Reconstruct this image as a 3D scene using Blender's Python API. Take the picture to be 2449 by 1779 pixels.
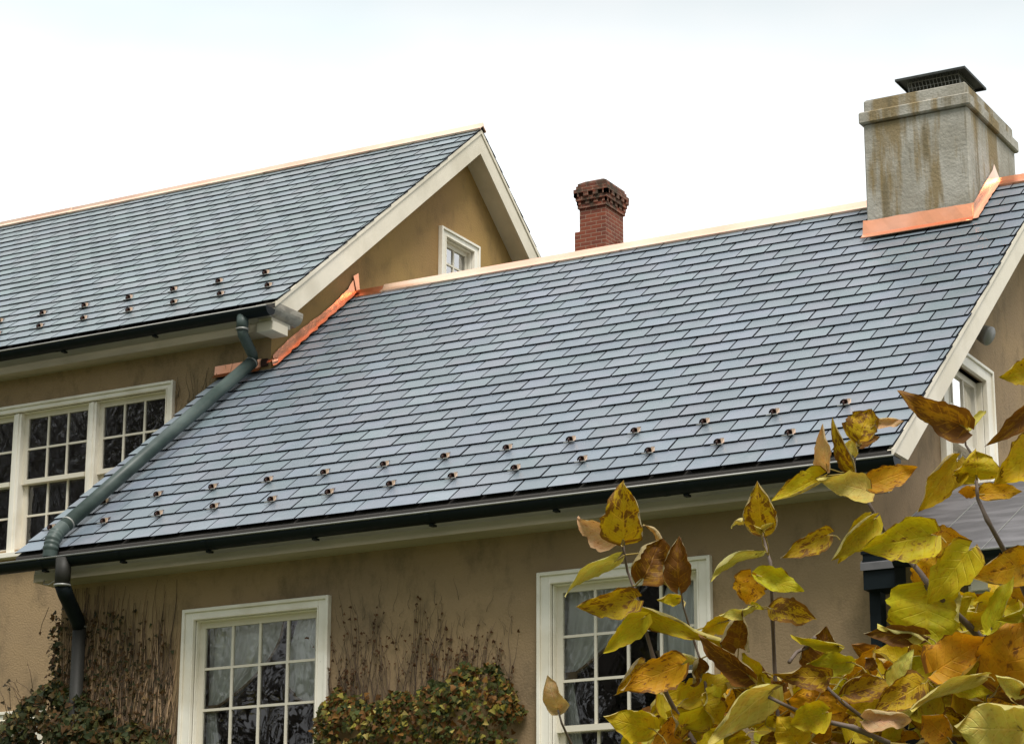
import bpy, math, random
import numpy as np
from mathutils import Matrix, Vector
random.seed(7)
R = math.radians
for o in list(bpy.data.objects): bpy.data.objects.remove(o)
scene = bpy.context.scene
C = scene.collection

# ------------------------------------------------------------------ camera
CAM = Vector((0, 0, 1.6))
RT = Vector((0.87238904, 0.48880183, 0.00318444))
UP = Vector((0.1304528, -0.23909412, 0.96219336))
FW = Vector((-0.47108325, 0.83899152, 0.27234866))
FPX = 5861.0437
cam = bpy.data.objects.new('camera', bpy.data.cameras.new('camera'))
C.objects.link(cam)
m = Matrix(((RT.x, UP.x, -FW.x, CAM.x), (RT.y, UP.y, -FW.y, CAM.y), (RT.z, UP.z, -FW.z, CAM.z), (0, 0, 0, 1)))
cam.matrix_world = m
cam.data.sensor_width = 36; cam.data.lens = FPX / 2449 * 36
cam.data.clip_start = 0.05; cam.data.clip_end = 2000
scene.camera = cam

def ray(u, v):                       # direction of a photo pixel, unit distance along the view axis
    return FW + RT * ((u - 1224.5) / FPX) - UP * ((v - 889.5) / FPX)

# ------------------------------------------------------------------ world, sun, exposure
SUN = Vector((0.36, -0.36, 0.86)).normalized()
world = bpy.data.worlds.new('World'); scene.world = world; world.use_nodes = True
nt = world.node_tree; nt.nodes.clear()
def N(t, typ, **kw):
    n = t.nodes.new(typ)
    for k, v in kw.items():
        if k in n.inputs: n.inputs[k].default_value = v
        else: setattr(n, k, v)
    return n
out = N(nt, 'ShaderNodeOutputWorld')
sky = N(nt, 'ShaderNodeTexSky'); sky.sky_type = 'NISHITA'; sky.sun_disc = False
sky.sun_elevation = math.asin(SUN.z); sky.sun_rotation = math.atan2(SUN.x, SUN.y)
sky.air_density = 1.0; sky.dust_density = 3.0
tc = N(nt, 'ShaderNodeTexCoord')
sep = N(nt, 'ShaderNodeSeparateXYZ'); nt.links.new(tc.outputs['Generated'], sep.inputs[0])
def MA(t, op, a, b=None, c=None, clamp=False):
    n = t.nodes.new('ShaderNodeMath'); n.operation = op; n.use_clamp = clamp
    for i, x in enumerate((a, b, c)):
        if x is None: continue
        if isinstance(x, (int, float)): n.inputs[i].default_value = x
        else: t.links.new(x, n.inputs[i])
    return n.outputs[0]
# overcast layer: radiance high near the horizon behind the house and in a glow added in the west to light the slates, lower overhead to the north
dotn = N(nt, 'ShaderNodeVectorMath'); dotn.operation = 'DOT_PRODUCT'
nt.links.new(tc.outputs['Generated'], dotn.inputs[0]); dotn.inputs[1].default_value = Vector((-0.85, 0.1, 0.5)).normalized()
glow = MA(nt, 'POWER', MA(nt, 'MAXIMUM', dotn.outputs['Value'], 0.0), 4.0)
hi = MA(nt, 'MULTIPLY_ADD', MA(nt, 'MAXIMUM', sep.outputs['Z'], 0.0), -7.0, 3.05, clamp=True)
north = MA(nt, 'MULTIPLY_ADD', sep.outputs['Y'], 1.6, 0.25, clamp=True)      # bright cloud bank behind the house
zen = MA(nt, 'MULTIPLY_ADD', MA(nt, 'MAXIMUM', sep.outputs['Z'], 0.0), 7.2, 1.5)  # overcast: overhead brighter than the horizon
lum = MA(nt, 'MULTIPLY_ADD', glow, 3.0, MA(nt, 'MULTIPLY_ADD', MA(nt, 'MULTIPLY', hi, north), 6.8, zen))
noi = N(nt, 'ShaderNodeTexNoise', Scale=2.2, Detail=5.0, Roughness=0.55)
mp = N(nt, 'ShaderNodeMapping'); mp.inputs['Scale'].default_value = (1, 1, 2.2)
nt.links.new(tc.outputs['Generated'], mp.inputs[0]); nt.links.new(mp.outputs[0], noi.inputs['Vector'])
lum2 = MA(nt, 'MULTIPLY', lum, MA(nt, 'MULTIPLY_ADD', noi.outputs['Fac'], 0.25, 0.88))
cloud = N(nt, 'ShaderNodeMix'); cloud.data_type = 'RGBA'; cloud.blend_type = 'MULTIPLY'; cloud.inputs['Factor'].default_value = 1
# thin cloud lets a little blue through high up
zb = MA(nt, 'MULTIPLY', MA(nt, 'MULTIPLY_ADD', sep.outputs['Z'], 5.5, -1.45, clamp=True), MA(nt, 'MULTIPLY_ADD', sep.outputs['Z'], -5.0, 3.6, clamp=True))
nb = MA(nt, 'MULTIPLY', zb, MA(nt, 'MULTIPLY_ADD', noi.outputs['Fac'], 2.6, -0.75, clamp=True))
tint = N(nt, 'ShaderNodeMix'); tint.data_type = 'RGBA'
nt.links.new(nb, tint.inputs['Factor']); tint.inputs['A'].default_value = (1.0, 1.0, 1.0, 1); tint.inputs['B'].default_value = (0.46, 0.69, 0.74, 1)
nt.links.new(tint.outputs['Result'], cloud.inputs['A'])
cl = N(nt, 'ShaderNodeCombineColor')
for i in range(3): nt.links.new(lum2, cl.inputs[i])
nt.links.new(cl.outputs[0], cloud.inputs['B'])
mx = N(nt, 'ShaderNodeMix'); mx.data_type = 'RGBA'; mx.inputs['Factor'].default_value = 0.95
nt.links.new(sky.outputs[0], mx.inputs['A']); nt.links.new(cloud.outputs['Result'], mx.inputs['B'])
bg = N(nt, 'ShaderNodeBackground', Strength=0.1)
nt.links.new(mx.outputs['Result'], bg.inputs[0]); nt.links.new(bg.outputs[0], out.inputs[0])

sl = bpy.data.lights.new('sun', 'SUN'); sl.energy = 2.3; sl.angle = R(22); sl.color = (1, 0.96, 0.9)
so = bpy.data.objects.new('sun', sl); C.objects.link(so)
so.rotation_euler = (-SUN).to_track_quat('-Z', 'Y').to_euler(); so.location = (0, -5, 30)
vs = scene.view_settings; vs.view_transform = 'Standard'; vs.look = 'None'; vs.gamma = 1; vs.exposure = 0.78; vs.use_curve_mapping = False
scene.render.engine = 'CYCLES'

# ------------------------------------------------------------------ materials
def mat(name, col=(.5, .5, .5), rough=.6, metal=0., spec=.5, var=0.15, scale=3., detail=6., bump=0., bscale=40., tintattr=False, col2=None, stretch=(1, 1, 1), f2=(.45, .6)):
    m = bpy.data.materials.new(name); m.use_nodes = True; t = m.node_tree; t.nodes.clear()
    o = N(t, 'ShaderNodeOutputMaterial'); p = N(t, 'ShaderNodeBsdfPrincipled')
    t.links.new(p.outputs[0], o.inputs[0])
    p.inputs['Roughness'].default_value = rough; p.inputs['Metallic'].default_value = metal
    p.inputs['Specular IOR Level'].default_value = spec
    c = N(t, 'ShaderNodeTexCoord'); mpn = N(t, 'ShaderNodeMapping'); mpn.inputs['Scale'].default_value = stretch
    t.links.new(c.outputs['Object'], mpn.inputs[0])
    n1 = N(t, 'ShaderNodeTexNoise', Scale=scale, Detail=detail, Roughness=.6); t.links.new(mpn.outputs[0], n1.inputs['Vector'])
    fac = MA(t, 'MULTIPLY_ADD', n1.outputs['Fac'], 2 * var, 1 - var)
    base = N(t, 'ShaderNodeMix'); base.data_type = 'RGBA'; base.inputs['A'].default_value = (*col, 1); base.inputs['B'].default_value = (*(col2 or col), 1)
    n2 = N(t, 'ShaderNodeTexNoise', Scale=scale * .37, Detail=4.); t.links.new(mpn.outputs[0], n2.inputs['Vector'])
    mr = N(t, 'ShaderNodeMapRange'); mr.inputs['From Min'].default_value = f2[0]; mr.inputs['From Max'].default_value = f2[1]
    t.links.new(n2.outputs['Fac'], mr.inputs['Value']); t.links.new(mr.outputs[0], base.inputs['Factor'])
    src = base.outputs['Result']
    if tintattr:
        a = N(t, 'ShaderNodeAttribute'); a.attribute_name = 'tint'
        mm = N(t, 'ShaderNodeMix'); mm.data_type = 'RGBA'; mm.blend_type = 'MULTIPLY'; mm.inputs['Factor'].default_value = 1
        t.links.new(src, mm.inputs['A']); t.links.new(a.outputs['Color'], mm.inputs['B']); src = mm.outputs['Result']
    sc = N(t, 'ShaderNodeVectorMath'); sc.operation = 'SCALE'; t.links.new(src, sc.inputs[0]); t.links.new(fac, sc.inputs['Scale'])
    t.links.new(sc.outputs[0], p.inputs['Base Color'])
    t.links.new(MA(t, 'MULTIPLY_ADD', n1.outputs['Fac'], .3 * rough, .85 * rough), p.inputs['Roughness'])
    if bump:
        n3 = N(t, 'ShaderNodeTexNoise', Scale=bscale, Detail=5.); t.links.new(mpn.outputs[0], n3.inputs['Vector'])
        b = N(t, 'ShaderNodeBump', Strength=bump, Distance=.01); t.links.new(n3.outputs['Fac'], b.inputs['Height'])
        t.links.new(b.outputs[0], p.inputs['Normal'])
    m['p'] = p.name
    return m

M = {}
M['slate'] = mat('slate', (.138, .172, .196), .38, spec=.5, var=.10, scale=9, bump=.25, bscale=30, tintattr=True, col2=(.158, .182, .212))
def scuffs(m):      # pale chalky scuffs and fine grain on the split faces
    t = m.node_tree; p = t.nodes[m['p']]; src = p.inputs['Base Color'].links[0].from_socket
    c = [n for n in t.nodes if n.type == 'TEX_COORD'][0]
    for sc, lo, hi_, amt, col in ((3.2, .60, .78, .30, (.34, .37, .39)), (26., .62, .80, .35, (.33, .36, .38)), (1.1, .5, .75, .22, (.09, .10, .11))):
        n = N(t, 'ShaderNodeTexNoise', Scale=sc, Detail=8., Roughness=.7, Distortion=.4); t.links.new(c.outputs['Object'], n.inputs['Vector'])
        mr = N(t, 'ShaderNodeMapRange'); mr.inputs['From Min'].default_value = lo; mr.inputs['From Max'].default_value = hi_; mr.inputs['To Max'].default_value = amt
        t.links.new(n.outputs['Fac'], mr.inputs['Value'])
        x = N(t, 'ShaderNodeMix'); x.data_type = 'RGBA'; t.links.new(mr.outputs[0], x.inputs['Factor']); t.links.new(src, x.inputs['A']); x.inputs['B'].default_value = (*col, 1)
        src = x.outputs['Result']
    t.links.new(src, p.inputs['Base Color'])
scuffs(M['slate'])
M['slate_edge'] = mat('slate_edge', (.009, .010, .014), .85, spec=.1, var=.3, scale=20)
M['deck'] = mat('roof_deck', (.05, .045, .04), .9)
def stucco(name, col, col2, dirt=(.05, .045, .03), amt=.5):
    m = mat(name, col, .9, spec=.2, var=.13, scale=2.2, bump=.5, bscale=55, col2=col2, f2=(.35, .65))
    t = m.node_tree; p = t.nodes[m['p']]
    src = p.inputs['Base Color'].links[0].from_socket
    c = [n for n in t.nodes if n.type == 'TEX_COORD'][0]
    mpn = N(t, 'ShaderNodeMapping'); mpn.inputs['Scale'].default_value = (2.6, 2.6, 1.5); t.links.new(c.outputs['Object'], mpn.inputs[0])
    n = N(t, 'ShaderNodeTexNoise', Scale=1.6, Detail=8., Roughness=.68); t.links.new(mpn.outputs[0], n.inputs['Vector'])
    mr = N(t, 'ShaderNodeMapRange'); mr.inputs['From Min'].default_value = .50; mr.inputs['From Max'].default_value = .72; mr.inputs['To Max'].default_value = amt
    t.links.new(n.outputs['Fac'], mr.inputs['Value'])
    x = N(t, 'ShaderNodeMix'); x.data_type = 'RGBA'; t.links.new(mr.outputs[0], x.inputs['Factor']); t.links.new(src, x.inputs['A']); x.inputs['B'].default_value = (*dirt, 1)
    t.links.new(x.outputs['Result'], p.inputs['Base Color'])
    return m
M['stucco'] = stucco('tan_stucco', (.34, .238, .13), (.265, .19, .115), amt=.5)
M['stucco_gold'] = stucco('golden_stucco', (.36, .23, .085), (.30, .185, .08), amt=.35)
M['trim'] = mat('cream_trim', (.72, .655, .53), .55, var=.12, scale=5, col2=(.62, .56, .44), bump=.1, bscale=20)
M['fascia'] = mat('shaded_fascia', (.42, .37, .27), .6, var=.18, scale=5, col2=(.36, .32, .24), stretch=(.6, 3, 3), bump=.15, bscale=20)  # dirty brown trim, darkened further: eave shade put into the colour
M['casing'] = mat('white_casing', (.84, .80, .70), .5, var=.10, scale=5, col2=(.72, .67, .55), bump=.12, bscale=18)
M['trim_shaded'] = mat('shaded_trim', (.34, .31, .25), .6, var=.3, scale=8, col2=(.22, .20, .16), stretch=(1, 3, 6))  # darker copy of the trim, shade of down-facing crowns painted in
M['sash'] = mat('cream_sash', (.72, .665, .55), .45, var=.06, scale=8)
M['gutter'] = mat('dark_gutter', (.006, .010, .012), .5, metal=.0, spec=.15, var=.3, scale=5)
M['gutter_lip'] = mat('gutter_lip', (.27, .27, .25), .45, metal=.3, var=.3, scale=12)
M['patina'] = mat('patina_copper', (.026, .042, .037), .45, metal=.0, spec=.3, var=.35, scale=7, col2=(.06, .082, .074), stretch=(1, .4, 1))
M['brownpipe'] = mat('brown_pipe', (.026, .025, .021), .55, metal=.0, spec=.25, var=.25, scale=7)
M['copper'] = mat('new_copper', (.88, .38, .21), .33, metal=1., var=.1, scale=5, col2=(.90, .44, .28), bump=.5, bscale=6)
M['copper_skylit'] = mat('skylit_copper', (.98, .72, .55), .38, metal=1., var=.06, scale=3, col2=(.95, .60, .44), bump=.12, bscale=5)  # copper paled: the white sky it reflects is put into the colour
M['darkcopper'] = mat('dull_copper', (.05, .022, .016), .6, metal=.3, var=.3, scale=20)
M['guardtop'] = mat('guard_copper', (.035, .020, .016), .6, metal=.2, var=.3, scale=20)
M['porchroof'] = mat('dark_metal_roof', (.075, .072, .075), .6, metal=.0, var=.4, scale=6, stretch=(1, 4, 1), col2=(.12, .115, .12))
M['siding'] = mat('pale_siding', (.5, .5, .52), .6, var=.05)
M['dark'] = mat('porch_shade', (.01, .01, .012), .8)  # near-black colour painted as the shade of the porch opening
M['lid'] = mat('weathered_lid', (.018, .02, .018), .6, metal=.3, var=.5, scale=12, col2=(.04, .045, .04))
M['wood'] = mat('twig_bark', (.13, .095, .075), .75, var=.3, scale=30)
M['vine'] = mat('vine_stem', (.10, .07, .05), .85, var=.4, scale=30, col2=(.2, .15, .10))
M['curtain'] = mat('sheer_curtain', (.95, .95, .93), .8, var=.05, scale=4)
M['fringe'] = mat('curtain_fringe', (.34, .24, .14), .8, var=.2, scale=30)
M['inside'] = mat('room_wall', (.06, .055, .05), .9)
M['grass'] = mat('lawn_grass', (.06, .085, .025), .9, var=.35, scale=1.5, col2=(.09, .08, .03), bump=.5, bscale=30)
M['bark'] = mat('tree_bark', (.06, .05, .042), .9, var=.3, scale=6, stretch=(1, 1, .3), bump=.5)
M['lamp'] = mat('grey_lamp', (.2, .2, .19), .4, metal=.3)

def add_streaks(m, c1, c2, scale=3.5, stretch=(6, 6, .7)):
    t = m.node_tree; p = t.nodes[m['p']]; src = p.inputs['Base Color'].links[0].from_socket
    c = [n for n in t.nodes if n.type == 'TEX_COORD'][0]
    for k, (col, lo, hi_) in enumerate(((c1, .52, .60), (c2, .56, .66))):
        mpn = N(t, 'ShaderNodeMapping'); mpn.inputs['Scale'].default_value = stretch; mpn.inputs['Location'].default_value = (k * 7.3, k * 2.1, k * 3)
        t.links.new(c.outputs['Object'], mpn.inputs[0])
        n = N(t, 'ShaderNodeTexNoise', Scale=scale * (.35 + k * .4), Detail=7., Roughness=.6); t.links.new(mpn.outputs[0], n.inputs['Vector'])
        mr = N(t, 'ShaderNodeMapRange'); mr.inputs['From Min'].default_value = lo; mr.inputs['From Max'].default_value = hi_; mr.inputs['To Max'].default_value = .8
        t.links.new(n.outputs['Fac'], mr.inputs['Value'])
        x = N(t, 'ShaderNodeMix'); x.data_type = 'RGBA'; t.links.new(mr.outputs[0], x.inputs['Factor']); t.links.new(src, x.inputs['A']); x.inputs['B'].default_value = (*col, 1)
        src = x.outputs['Result']
    t.links.new(src, p.inputs['Base Color'])
M['render'] = mat('weathered_render', (.32, .30, .25), .9, spec=.2, var=.28, scale=9, bump=.7, bscale=40, col2=(.40, .38, .33))
add_streaks(M['render'], (.22, .155, .06), (.17, .14, .085), scale=2.6, stretch=(4.2, 4.2, .55))

def brick_mat(mossy):
    m = bpy.data.materials.new('red_brick_mossy' if mossy else 'red_brick'); m.use_nodes = True; t = m.node_tree; t.nodes.clear()
    o = N(t, 'ShaderNodeOutputMaterial'); p = N(t, 'ShaderNodeBsdfPrincipled'); t.links.new(p.outputs[0], o.inputs[0])
    c = N(t, 'ShaderNodeTexCoord'); s = N(t, 'ShaderNodeSeparateXYZ'); t.links.new(c.outputs['Object'], s.inputs[0])
    cb = N(t, 'ShaderNodeCombineXYZ'); t.links.new(MA(t, 'ADD', s.outputs[0], s.outputs[1]), cb.inputs[0]); t.links.new(s.outputs[2], cb.inputs[1])
    b = N(t, 'ShaderNodeTexBrick'); b.inputs['Scale'].default_value = 1.0
    b.inputs['Brick Width'].default_value = .155; b.inputs['Row Height'].default_value = .0535; b.inputs['Mortar Size'].default_value = .005
    b.inputs['Mortar Smooth'].default_value = .2
    b.inputs['Color1'].default_value = (.24, .058, .026, 1); b.inputs['Color2'].default_value = (.14, .036, .02, 1); b.inputs['Mortar'].default_value = (.30, .19, .13, 1)
    t.links.new(cb.outputs[0], b.inputs['Vector'])
    src = b.outputs['Color']
    n = N(t, 'ShaderNodeTexNoise', Scale=9., Detail=6.); t.links.new(c.outputs['Object'], n.inputs['Vector'])
    mr = N(t, 'ShaderNodeMapRange'); mr.inputs['From Min'].default_value = .38 if mossy else .55; mr.inputs['From Max'].default_value = .6 if mossy else .8
    mr.inputs['To Max'].default_value = .9 if mossy else .6
    t.links.new(n.outputs['Fac'], mr.inputs['Value'])
    x = N(t, 'ShaderNodeMix'); x.data_type = 'RGBA'; t.links.new(mr.outputs[0], x.inputs['Factor']); t.links.new(src, x.inputs['A'])
    x.inputs['B'].default_value = (.045, .035, .02, 1) if mossy else (.06, .03, .02, 1)
    t.links.new(x.outputs['Result'], p.inputs['Base Color']); p.inputs['Roughness'].default_value = .9
    bp = N(t, 'ShaderNodeBump', Strength=.5, Distance=.01); t.links.new(b.outputs['Fac'], bp.inputs['Height']); bp.invert = True; t.links.new(bp.outputs[0], p.inputs['Normal'])
    return m
M['brick'] = brick_mat(False); M['brickmoss'] = brick_mat(True)

def glass_mat(name, mult, wav, wscale):
    m = bpy.data.materials.new(name); m.use_nodes = True; t = m.node_tree; t.nodes.clear()
    o = N(t, 'ShaderNodeOutputMaterial'); tr = N(t, 'ShaderNodeBsdfTransparent'); tr.inputs[0].default_value = (.86, .88, .87, 1)
    g = N(t, 'ShaderNodeBsdfGlossy'); g.inputs['Roughness'].default_value = .015; g.inputs[0].default_value = (1, 1, 1, 1)
    f = N(t, 'ShaderNodeFresnel'); f.inputs[0].default_value = 1.5
    mix = N(t, 'ShaderNodeMixShader'); t.links.new(MA(t, 'MULTIPLY', f.outputs[0], mult, clamp=True), mix.inputs[0])
    t.links.new(tr.outputs[0], mix.inputs[1]); t.links.new(g.outputs[0], mix.inputs[2]); t.links.new(mix.outputs[0], o.inputs[0])
    c = N(t, 'ShaderNodeTexCoord')
    n = N(t, 'ShaderNodeTexNoise', Scale=wscale, Detail=2., Distortion=.8); t.links.new(c.outputs['Object'], n.inputs['Vector'])
    b = N(t, 'ShaderNodeBump', Strength=wav, Distance=.02); t.links.new(n.outputs['Fac'], b.inputs['Height']); t.links.new(b.outputs[0], g.inputs['Normal'])
    return m
M['glass'] = glass_mat('old_glass', 3.4, .10, 4.)
M['glass_wavy'] = glass_mat('wavy_glass', 2.6, .30, 6.)
M['glass_side'] = glass_mat('side_glass', 4.5, .05, 3.)

# ------------------------------------------------------------------ mesh building
class MB:
    def __init__(s, T=None): s.v = []; s.f = []; s.mi = []; s.t = []; s.T = T; s.sm = []
    def add(s, vs, fs, mi=0, tint=None, smooth=False):
        b = len(s.v)
        for p in vs:
            p = Vector(p)
            s.v.append(tuple(s.T(p)) if s.T else tuple(p)); s.t.append(tint or (1, 1, 1))
        for f in fs: s.f.append(tuple(b + i for i in f)); s.mi.append(mi); s.sm.append(smooth)
    def box(s, x0, x1, y0, y1, z0, z1, mi=0, tint=None):
        s.add([(x0, y0, z0), (x1, y0, z0), (x1, y1, z0), (x0, y1, z0), (x0, y0, z1), (x1, y0, z1), (x1, y1, z1), (x0, y1, z1)],
              [(0, 3, 2, 1), (4, 5, 6, 7), (0, 1, 5, 4), (1, 2, 6, 5), (2, 3, 7, 6), (3, 0, 4, 7)], mi, tint)
    def prism(s, prof, x0, x1, mi=0, caps=True):          # prof: (y,z) points, extruded along x
        n = len(prof); vs = [(x0, y, z) for y, z in prof] + [(x1, y, z) for y, z in prof]
        fs = [(i, (i + 1) % n, n + (i + 1) % n, n + i) for i in range(n)]
        if caps: fs += [tuple(range(n))[::-1], tuple(range(n, 2 * n))]
        s.add(vs, fs, mi)
    def prismy(s, prof, y0, y1, mi=0):                     # prof: (x,z)
        n = len(prof); vs = [(x, y0, z) for x, z in prof] + [(x, y1, z) for x, z in prof]
        s.add(vs, [(i, (i + 1) % n, n + (i + 1) % n, n + i) for i in range(n)] + [tuple(range(n))[::-1], tuple(range(n, 2 * n))], mi)
    def tube(s, pts, rs, n=6, mi=0, tint=None, cap=True):
        pts = [Vector(p) for p in pts]
        if isinstance(rs, (int, float)): rs = [rs] * len(pts)
        vs = []; prev = None
        for i, p in enumerate(pts):
            d = (pts[min(i + 1, len(pts) - 1)] - pts[max(i - 1, 0)])
            if d.length < 1e-9: d = Vector((0, 0, 1))
            d.normalize()
            if prev is None:
                a = d.orthogonal().normalized()
            else:
                a = (prev - d * prev.dot(d))
                a = a.normalized() if a.length > 1e-6 else d.orthogonal().normalized()
            prev = a; b = d.cross(a)
            for k in range(n):
                t = 2 * math.pi * k / n; vs.append(p + (a * math.cos(t) + b * math.sin(t)) * rs[i])
        fs = []
        for i in range(len(pts) - 1):
            for k in range(n): fs.append((i * n + k, i * n + (k + 1) % n, (i + 1) * n + (k + 1) % n, (i + 1) * n + k))
        if cap: fs += [tuple(range(n))[::-1], tuple((len(pts) - 1) * n + k for k in range(n))]
        s.add(vs, fs, mi, tint, True)
    def build(s, name, mats, parent=None, bevel=0):
        me = bpy.data.meshes.new(name); me.from_pydata(s.v, [], s.f); 
        for m_ in (mats if isinstance(mats, (list, tuple)) else [mats]): me.materials.append(m_)
        me.polygons.foreach_set('material_index', s.mi); me.polygons.foreach_set('use_smooth', s.sm)
        if any(t != (1, 1, 1) for t in s.t):
            a = me.color_attributes.new('tint', 'FLOAT_COLOR', 'POINT')
            a.data.foreach_set('color', [c for t in s.t for c in (*t, 1)])
        else:
            a = me.color_attributes.new('tint', 'FLOAT_COLOR', 'POINT'); a.data.foreach_set('color', [1.0] * (4 * len(s.v)))
        me.update()
        o = bpy.data.objects.new(name, me); C.objects.link(o)
        if parent: o.parent = parent; o.matrix_parent_inverse = parent.matrix_world.inverted() if False else Matrix.Translation(-world_loc(parent))
        if bevel:
            b = o.modifiers.new('bevel', 'BEVEL'); b.width = bevel; b.segments = 1; b.limit_method = 'ANGLE'
        return o
def world_loc(o):
    v = Vector(o.location)
    if o.parent: v = v + world_loc(o.parent) + o.matrix_parent_inverse.translation
    return v
def empty(name, loc, label, cat, group=None):
    o = bpy.data.objects.new(name, None); C.objects.link(o); o.location = loc; o.empty_display_size = .2
    o['label'] = label; o['category'] = cat
    if group: o['group'] = group
    return o
def tag(o, label, cat, group=None, kind=None):
    o['label'] = label; o['category'] = cat
    if group: o['group'] = group
    if kind: o['kind'] = kind
    return o

# ------------------------------------------------------------------ ground
g = MB(); n = 24
for i in range(n):
    for j in range(n):
        x0, x1 = -600 + 1200 * i / n, -600 + 1200 * (i + 1) / n; y0, y1 = -600 + 1200 * j / n, -600 + 1200 * (j + 1) / n
        g.add([(x0, y0, 0), (x1, y0, 0), (x1, y1, 0), (x0, y1, 0)], [(0, 1, 2, 3)])
go = g.build('ground', M['grass']); go['kind'] = 'structure'; go['label'] = 'lawn around the house'

# ------------------------------------------------------------------ house dimensions (metres)
YEB, ZEB, YRB, ZRB, XLB, XRB = 15.40, 5.686, 19.544, 9.002, -13.386, -5.669
YEA, ZEA, YRA, ZRA, XVA = 17.865, 8.454, 21.651, 11.461, -12.546
SB = (ZRB - ZEB) / (YRB - YEB); SA = (ZRA - ZEA) / (YRA - YEA)
XA, YA, YWB, XWL, XWR, XFAR = -12.782, 18.144, 15.746, -13.13, -5.972, -24.0
YBB = 2 * YRB - YWB; YAB = 2 * YRA - YA

house = empty('house', (-12, 19, 0), 'tan stucco house with grey slate roofs, copper ridges and two gabled blocks', 'house')

# ---- walls
def wallsheet(name, to, a0, a1, z0, top, holes, breaks=(), depth=.16, mats=None):
    """sheet in (a,z) with rectangular holes; to(a,depth,z) maps to world"""
    mb = MB(); xs = sorted(set([a0, a1] + [h[0] for h in holes] + [h[1] for h in holes] + list(breaks)))
    xs = [x for x in xs if a0 <= x <= a1]
    for l, r_ in zip(xs[:-1], xs[1:]):
        cur_l = cur_r = z0
        hs = sorted([h for h in holes if h[0] < r_ - 1e-6 and h[1] > l + 1e-6], key=lambda h: h[2])
        for h in hs:
            mb.add([to(l, 0, cur_l), to(r_, 0, cur_r), to(r_, 0, h[2]), to(l, 0, h[2])], [(0, 1, 2, 3)]); cur_l = cur_r = h[3]
        mb.add([to(l, 0, cur_l), to(r_, 0, cur_r), to(r_, 0, top(r_)), to(l, 0, top(l))], [(0, 1, 2, 3)])
    for (l, r_, b, t_) in holes:
        q = [(l, b), (r_, b), (r_, t_), (l, t_)]
        for i in range(4):
            (p, z), (p2, z2) = q[i], q[(i + 1) % 4]
            mb.add([to(p, 0, z), to(p2, 0, z2), to(p2, depth, z2), to(p, depth, z)], [(0, 1, 2, 3)])
    return mb
frontB = lambda a, d, z: (a, YWB + d, z)
frontA = lambda a, d, z: (a, YA + d, z)
gabA = lambda a, d, z: (XA - d, a, z)
gabB = lambda a, d, z: (XWR - d, a, z)
W1 = (-11.850, -10.445, 2.83, 5.12); W2 = (-8.602, -7.191, 2.83, 5.12)
WA = (-16.80, -13.878, 6.35, 7.90); WG = (21.155, 21.97, 9.15, 10.205); WR = (17.25, 18.49, 5.6, 7.0)
WL = (-16.7, -15.25, 3.1, 4.85)
hole = lambda w, c=.09: (w[0] + c, w[1] - c, w[2] + c, w[3] - c + .01)
wallsheet('wall', frontB, XWL, XWR, 0, lambda a: 5.44, [hole(W1), hole(W2)]).build('wall', M['stucco'], house)
wallsheet('wall', frontA, XFAR, XA, 0, lambda a: 8.21, [hole(WA), hole(WL)]).build('wall', M['stucco'], house)
topA = lambda y: (ZEA + SA * (min(y, 2 * YRA - y) - YEA)) - .08
topB = lambda y: (ZEB + SB * (min(y, 2 * YRB - y) - YEB)) - .08
wallsheet('wall', gabA, YA, YAB, 0, topA, [hole(WG)], [YRA]).build('wall', M['stucco_gold'], house)
wallsheet('wall', gabB, YWB, YBB, 0, topB, [hole(WR, .14)], [YRB]).build('wall', M['stucco'], house)
mb = MB()   # far and hidden walls: left end of the wing, backs, far left end, rear wing
mb.add([(XWL, YWB, 0), (XWL, YA, 0), (XWL, YA, topB(YA)), (XWL, YWB, topB(YWB) - .1)], [(0, 1, 2, 3)])
mb.build('wall', M['stucco'], house); mb = MB()
mb.add([(XA, YBB, 0), (XWR, YBB, 0), (XWR, YBB, topB(YBB)), (XA, YBB, topB(YBB))], [(0, 1, 2, 3)])
mb.build('wall', M['stucco'], house); mb = MB()
mb.add([(XFAR, YAB, 0), (XA, YAB, 0), (XA, YAB, 8.3), (XFAR, YAB, 8.3)], [(0, 1, 2, 3)])
mb.add([(XFAR, YA, 0), (XFAR, YAB, 0), (XFAR, YAB, 8.3), (XFAR, YRA, ZRA - .1), (XFAR, YA, 8.3)], [(0, 1, 2, 3, 4)])
mb.build('wall', M['stucco'], house)
mb = MB(); mb.box(-19, -12.9, YAB + .01, 30, 0, 8.0); mb.build('wall', M['stucco'], house)
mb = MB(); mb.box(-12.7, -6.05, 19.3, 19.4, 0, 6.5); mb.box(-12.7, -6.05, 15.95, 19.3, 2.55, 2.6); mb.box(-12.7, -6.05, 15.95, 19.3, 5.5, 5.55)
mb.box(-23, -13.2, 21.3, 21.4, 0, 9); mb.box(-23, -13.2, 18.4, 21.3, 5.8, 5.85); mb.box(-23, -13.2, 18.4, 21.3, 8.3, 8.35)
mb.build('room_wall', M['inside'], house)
# rear wing roof
mb = MB(); mb.prism([(YAB - .2, 8.0), (27.6, 10.4), (30.3, 8.0)], -19.3, -12.6); mb.build('roof', M['slate'], house)

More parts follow.
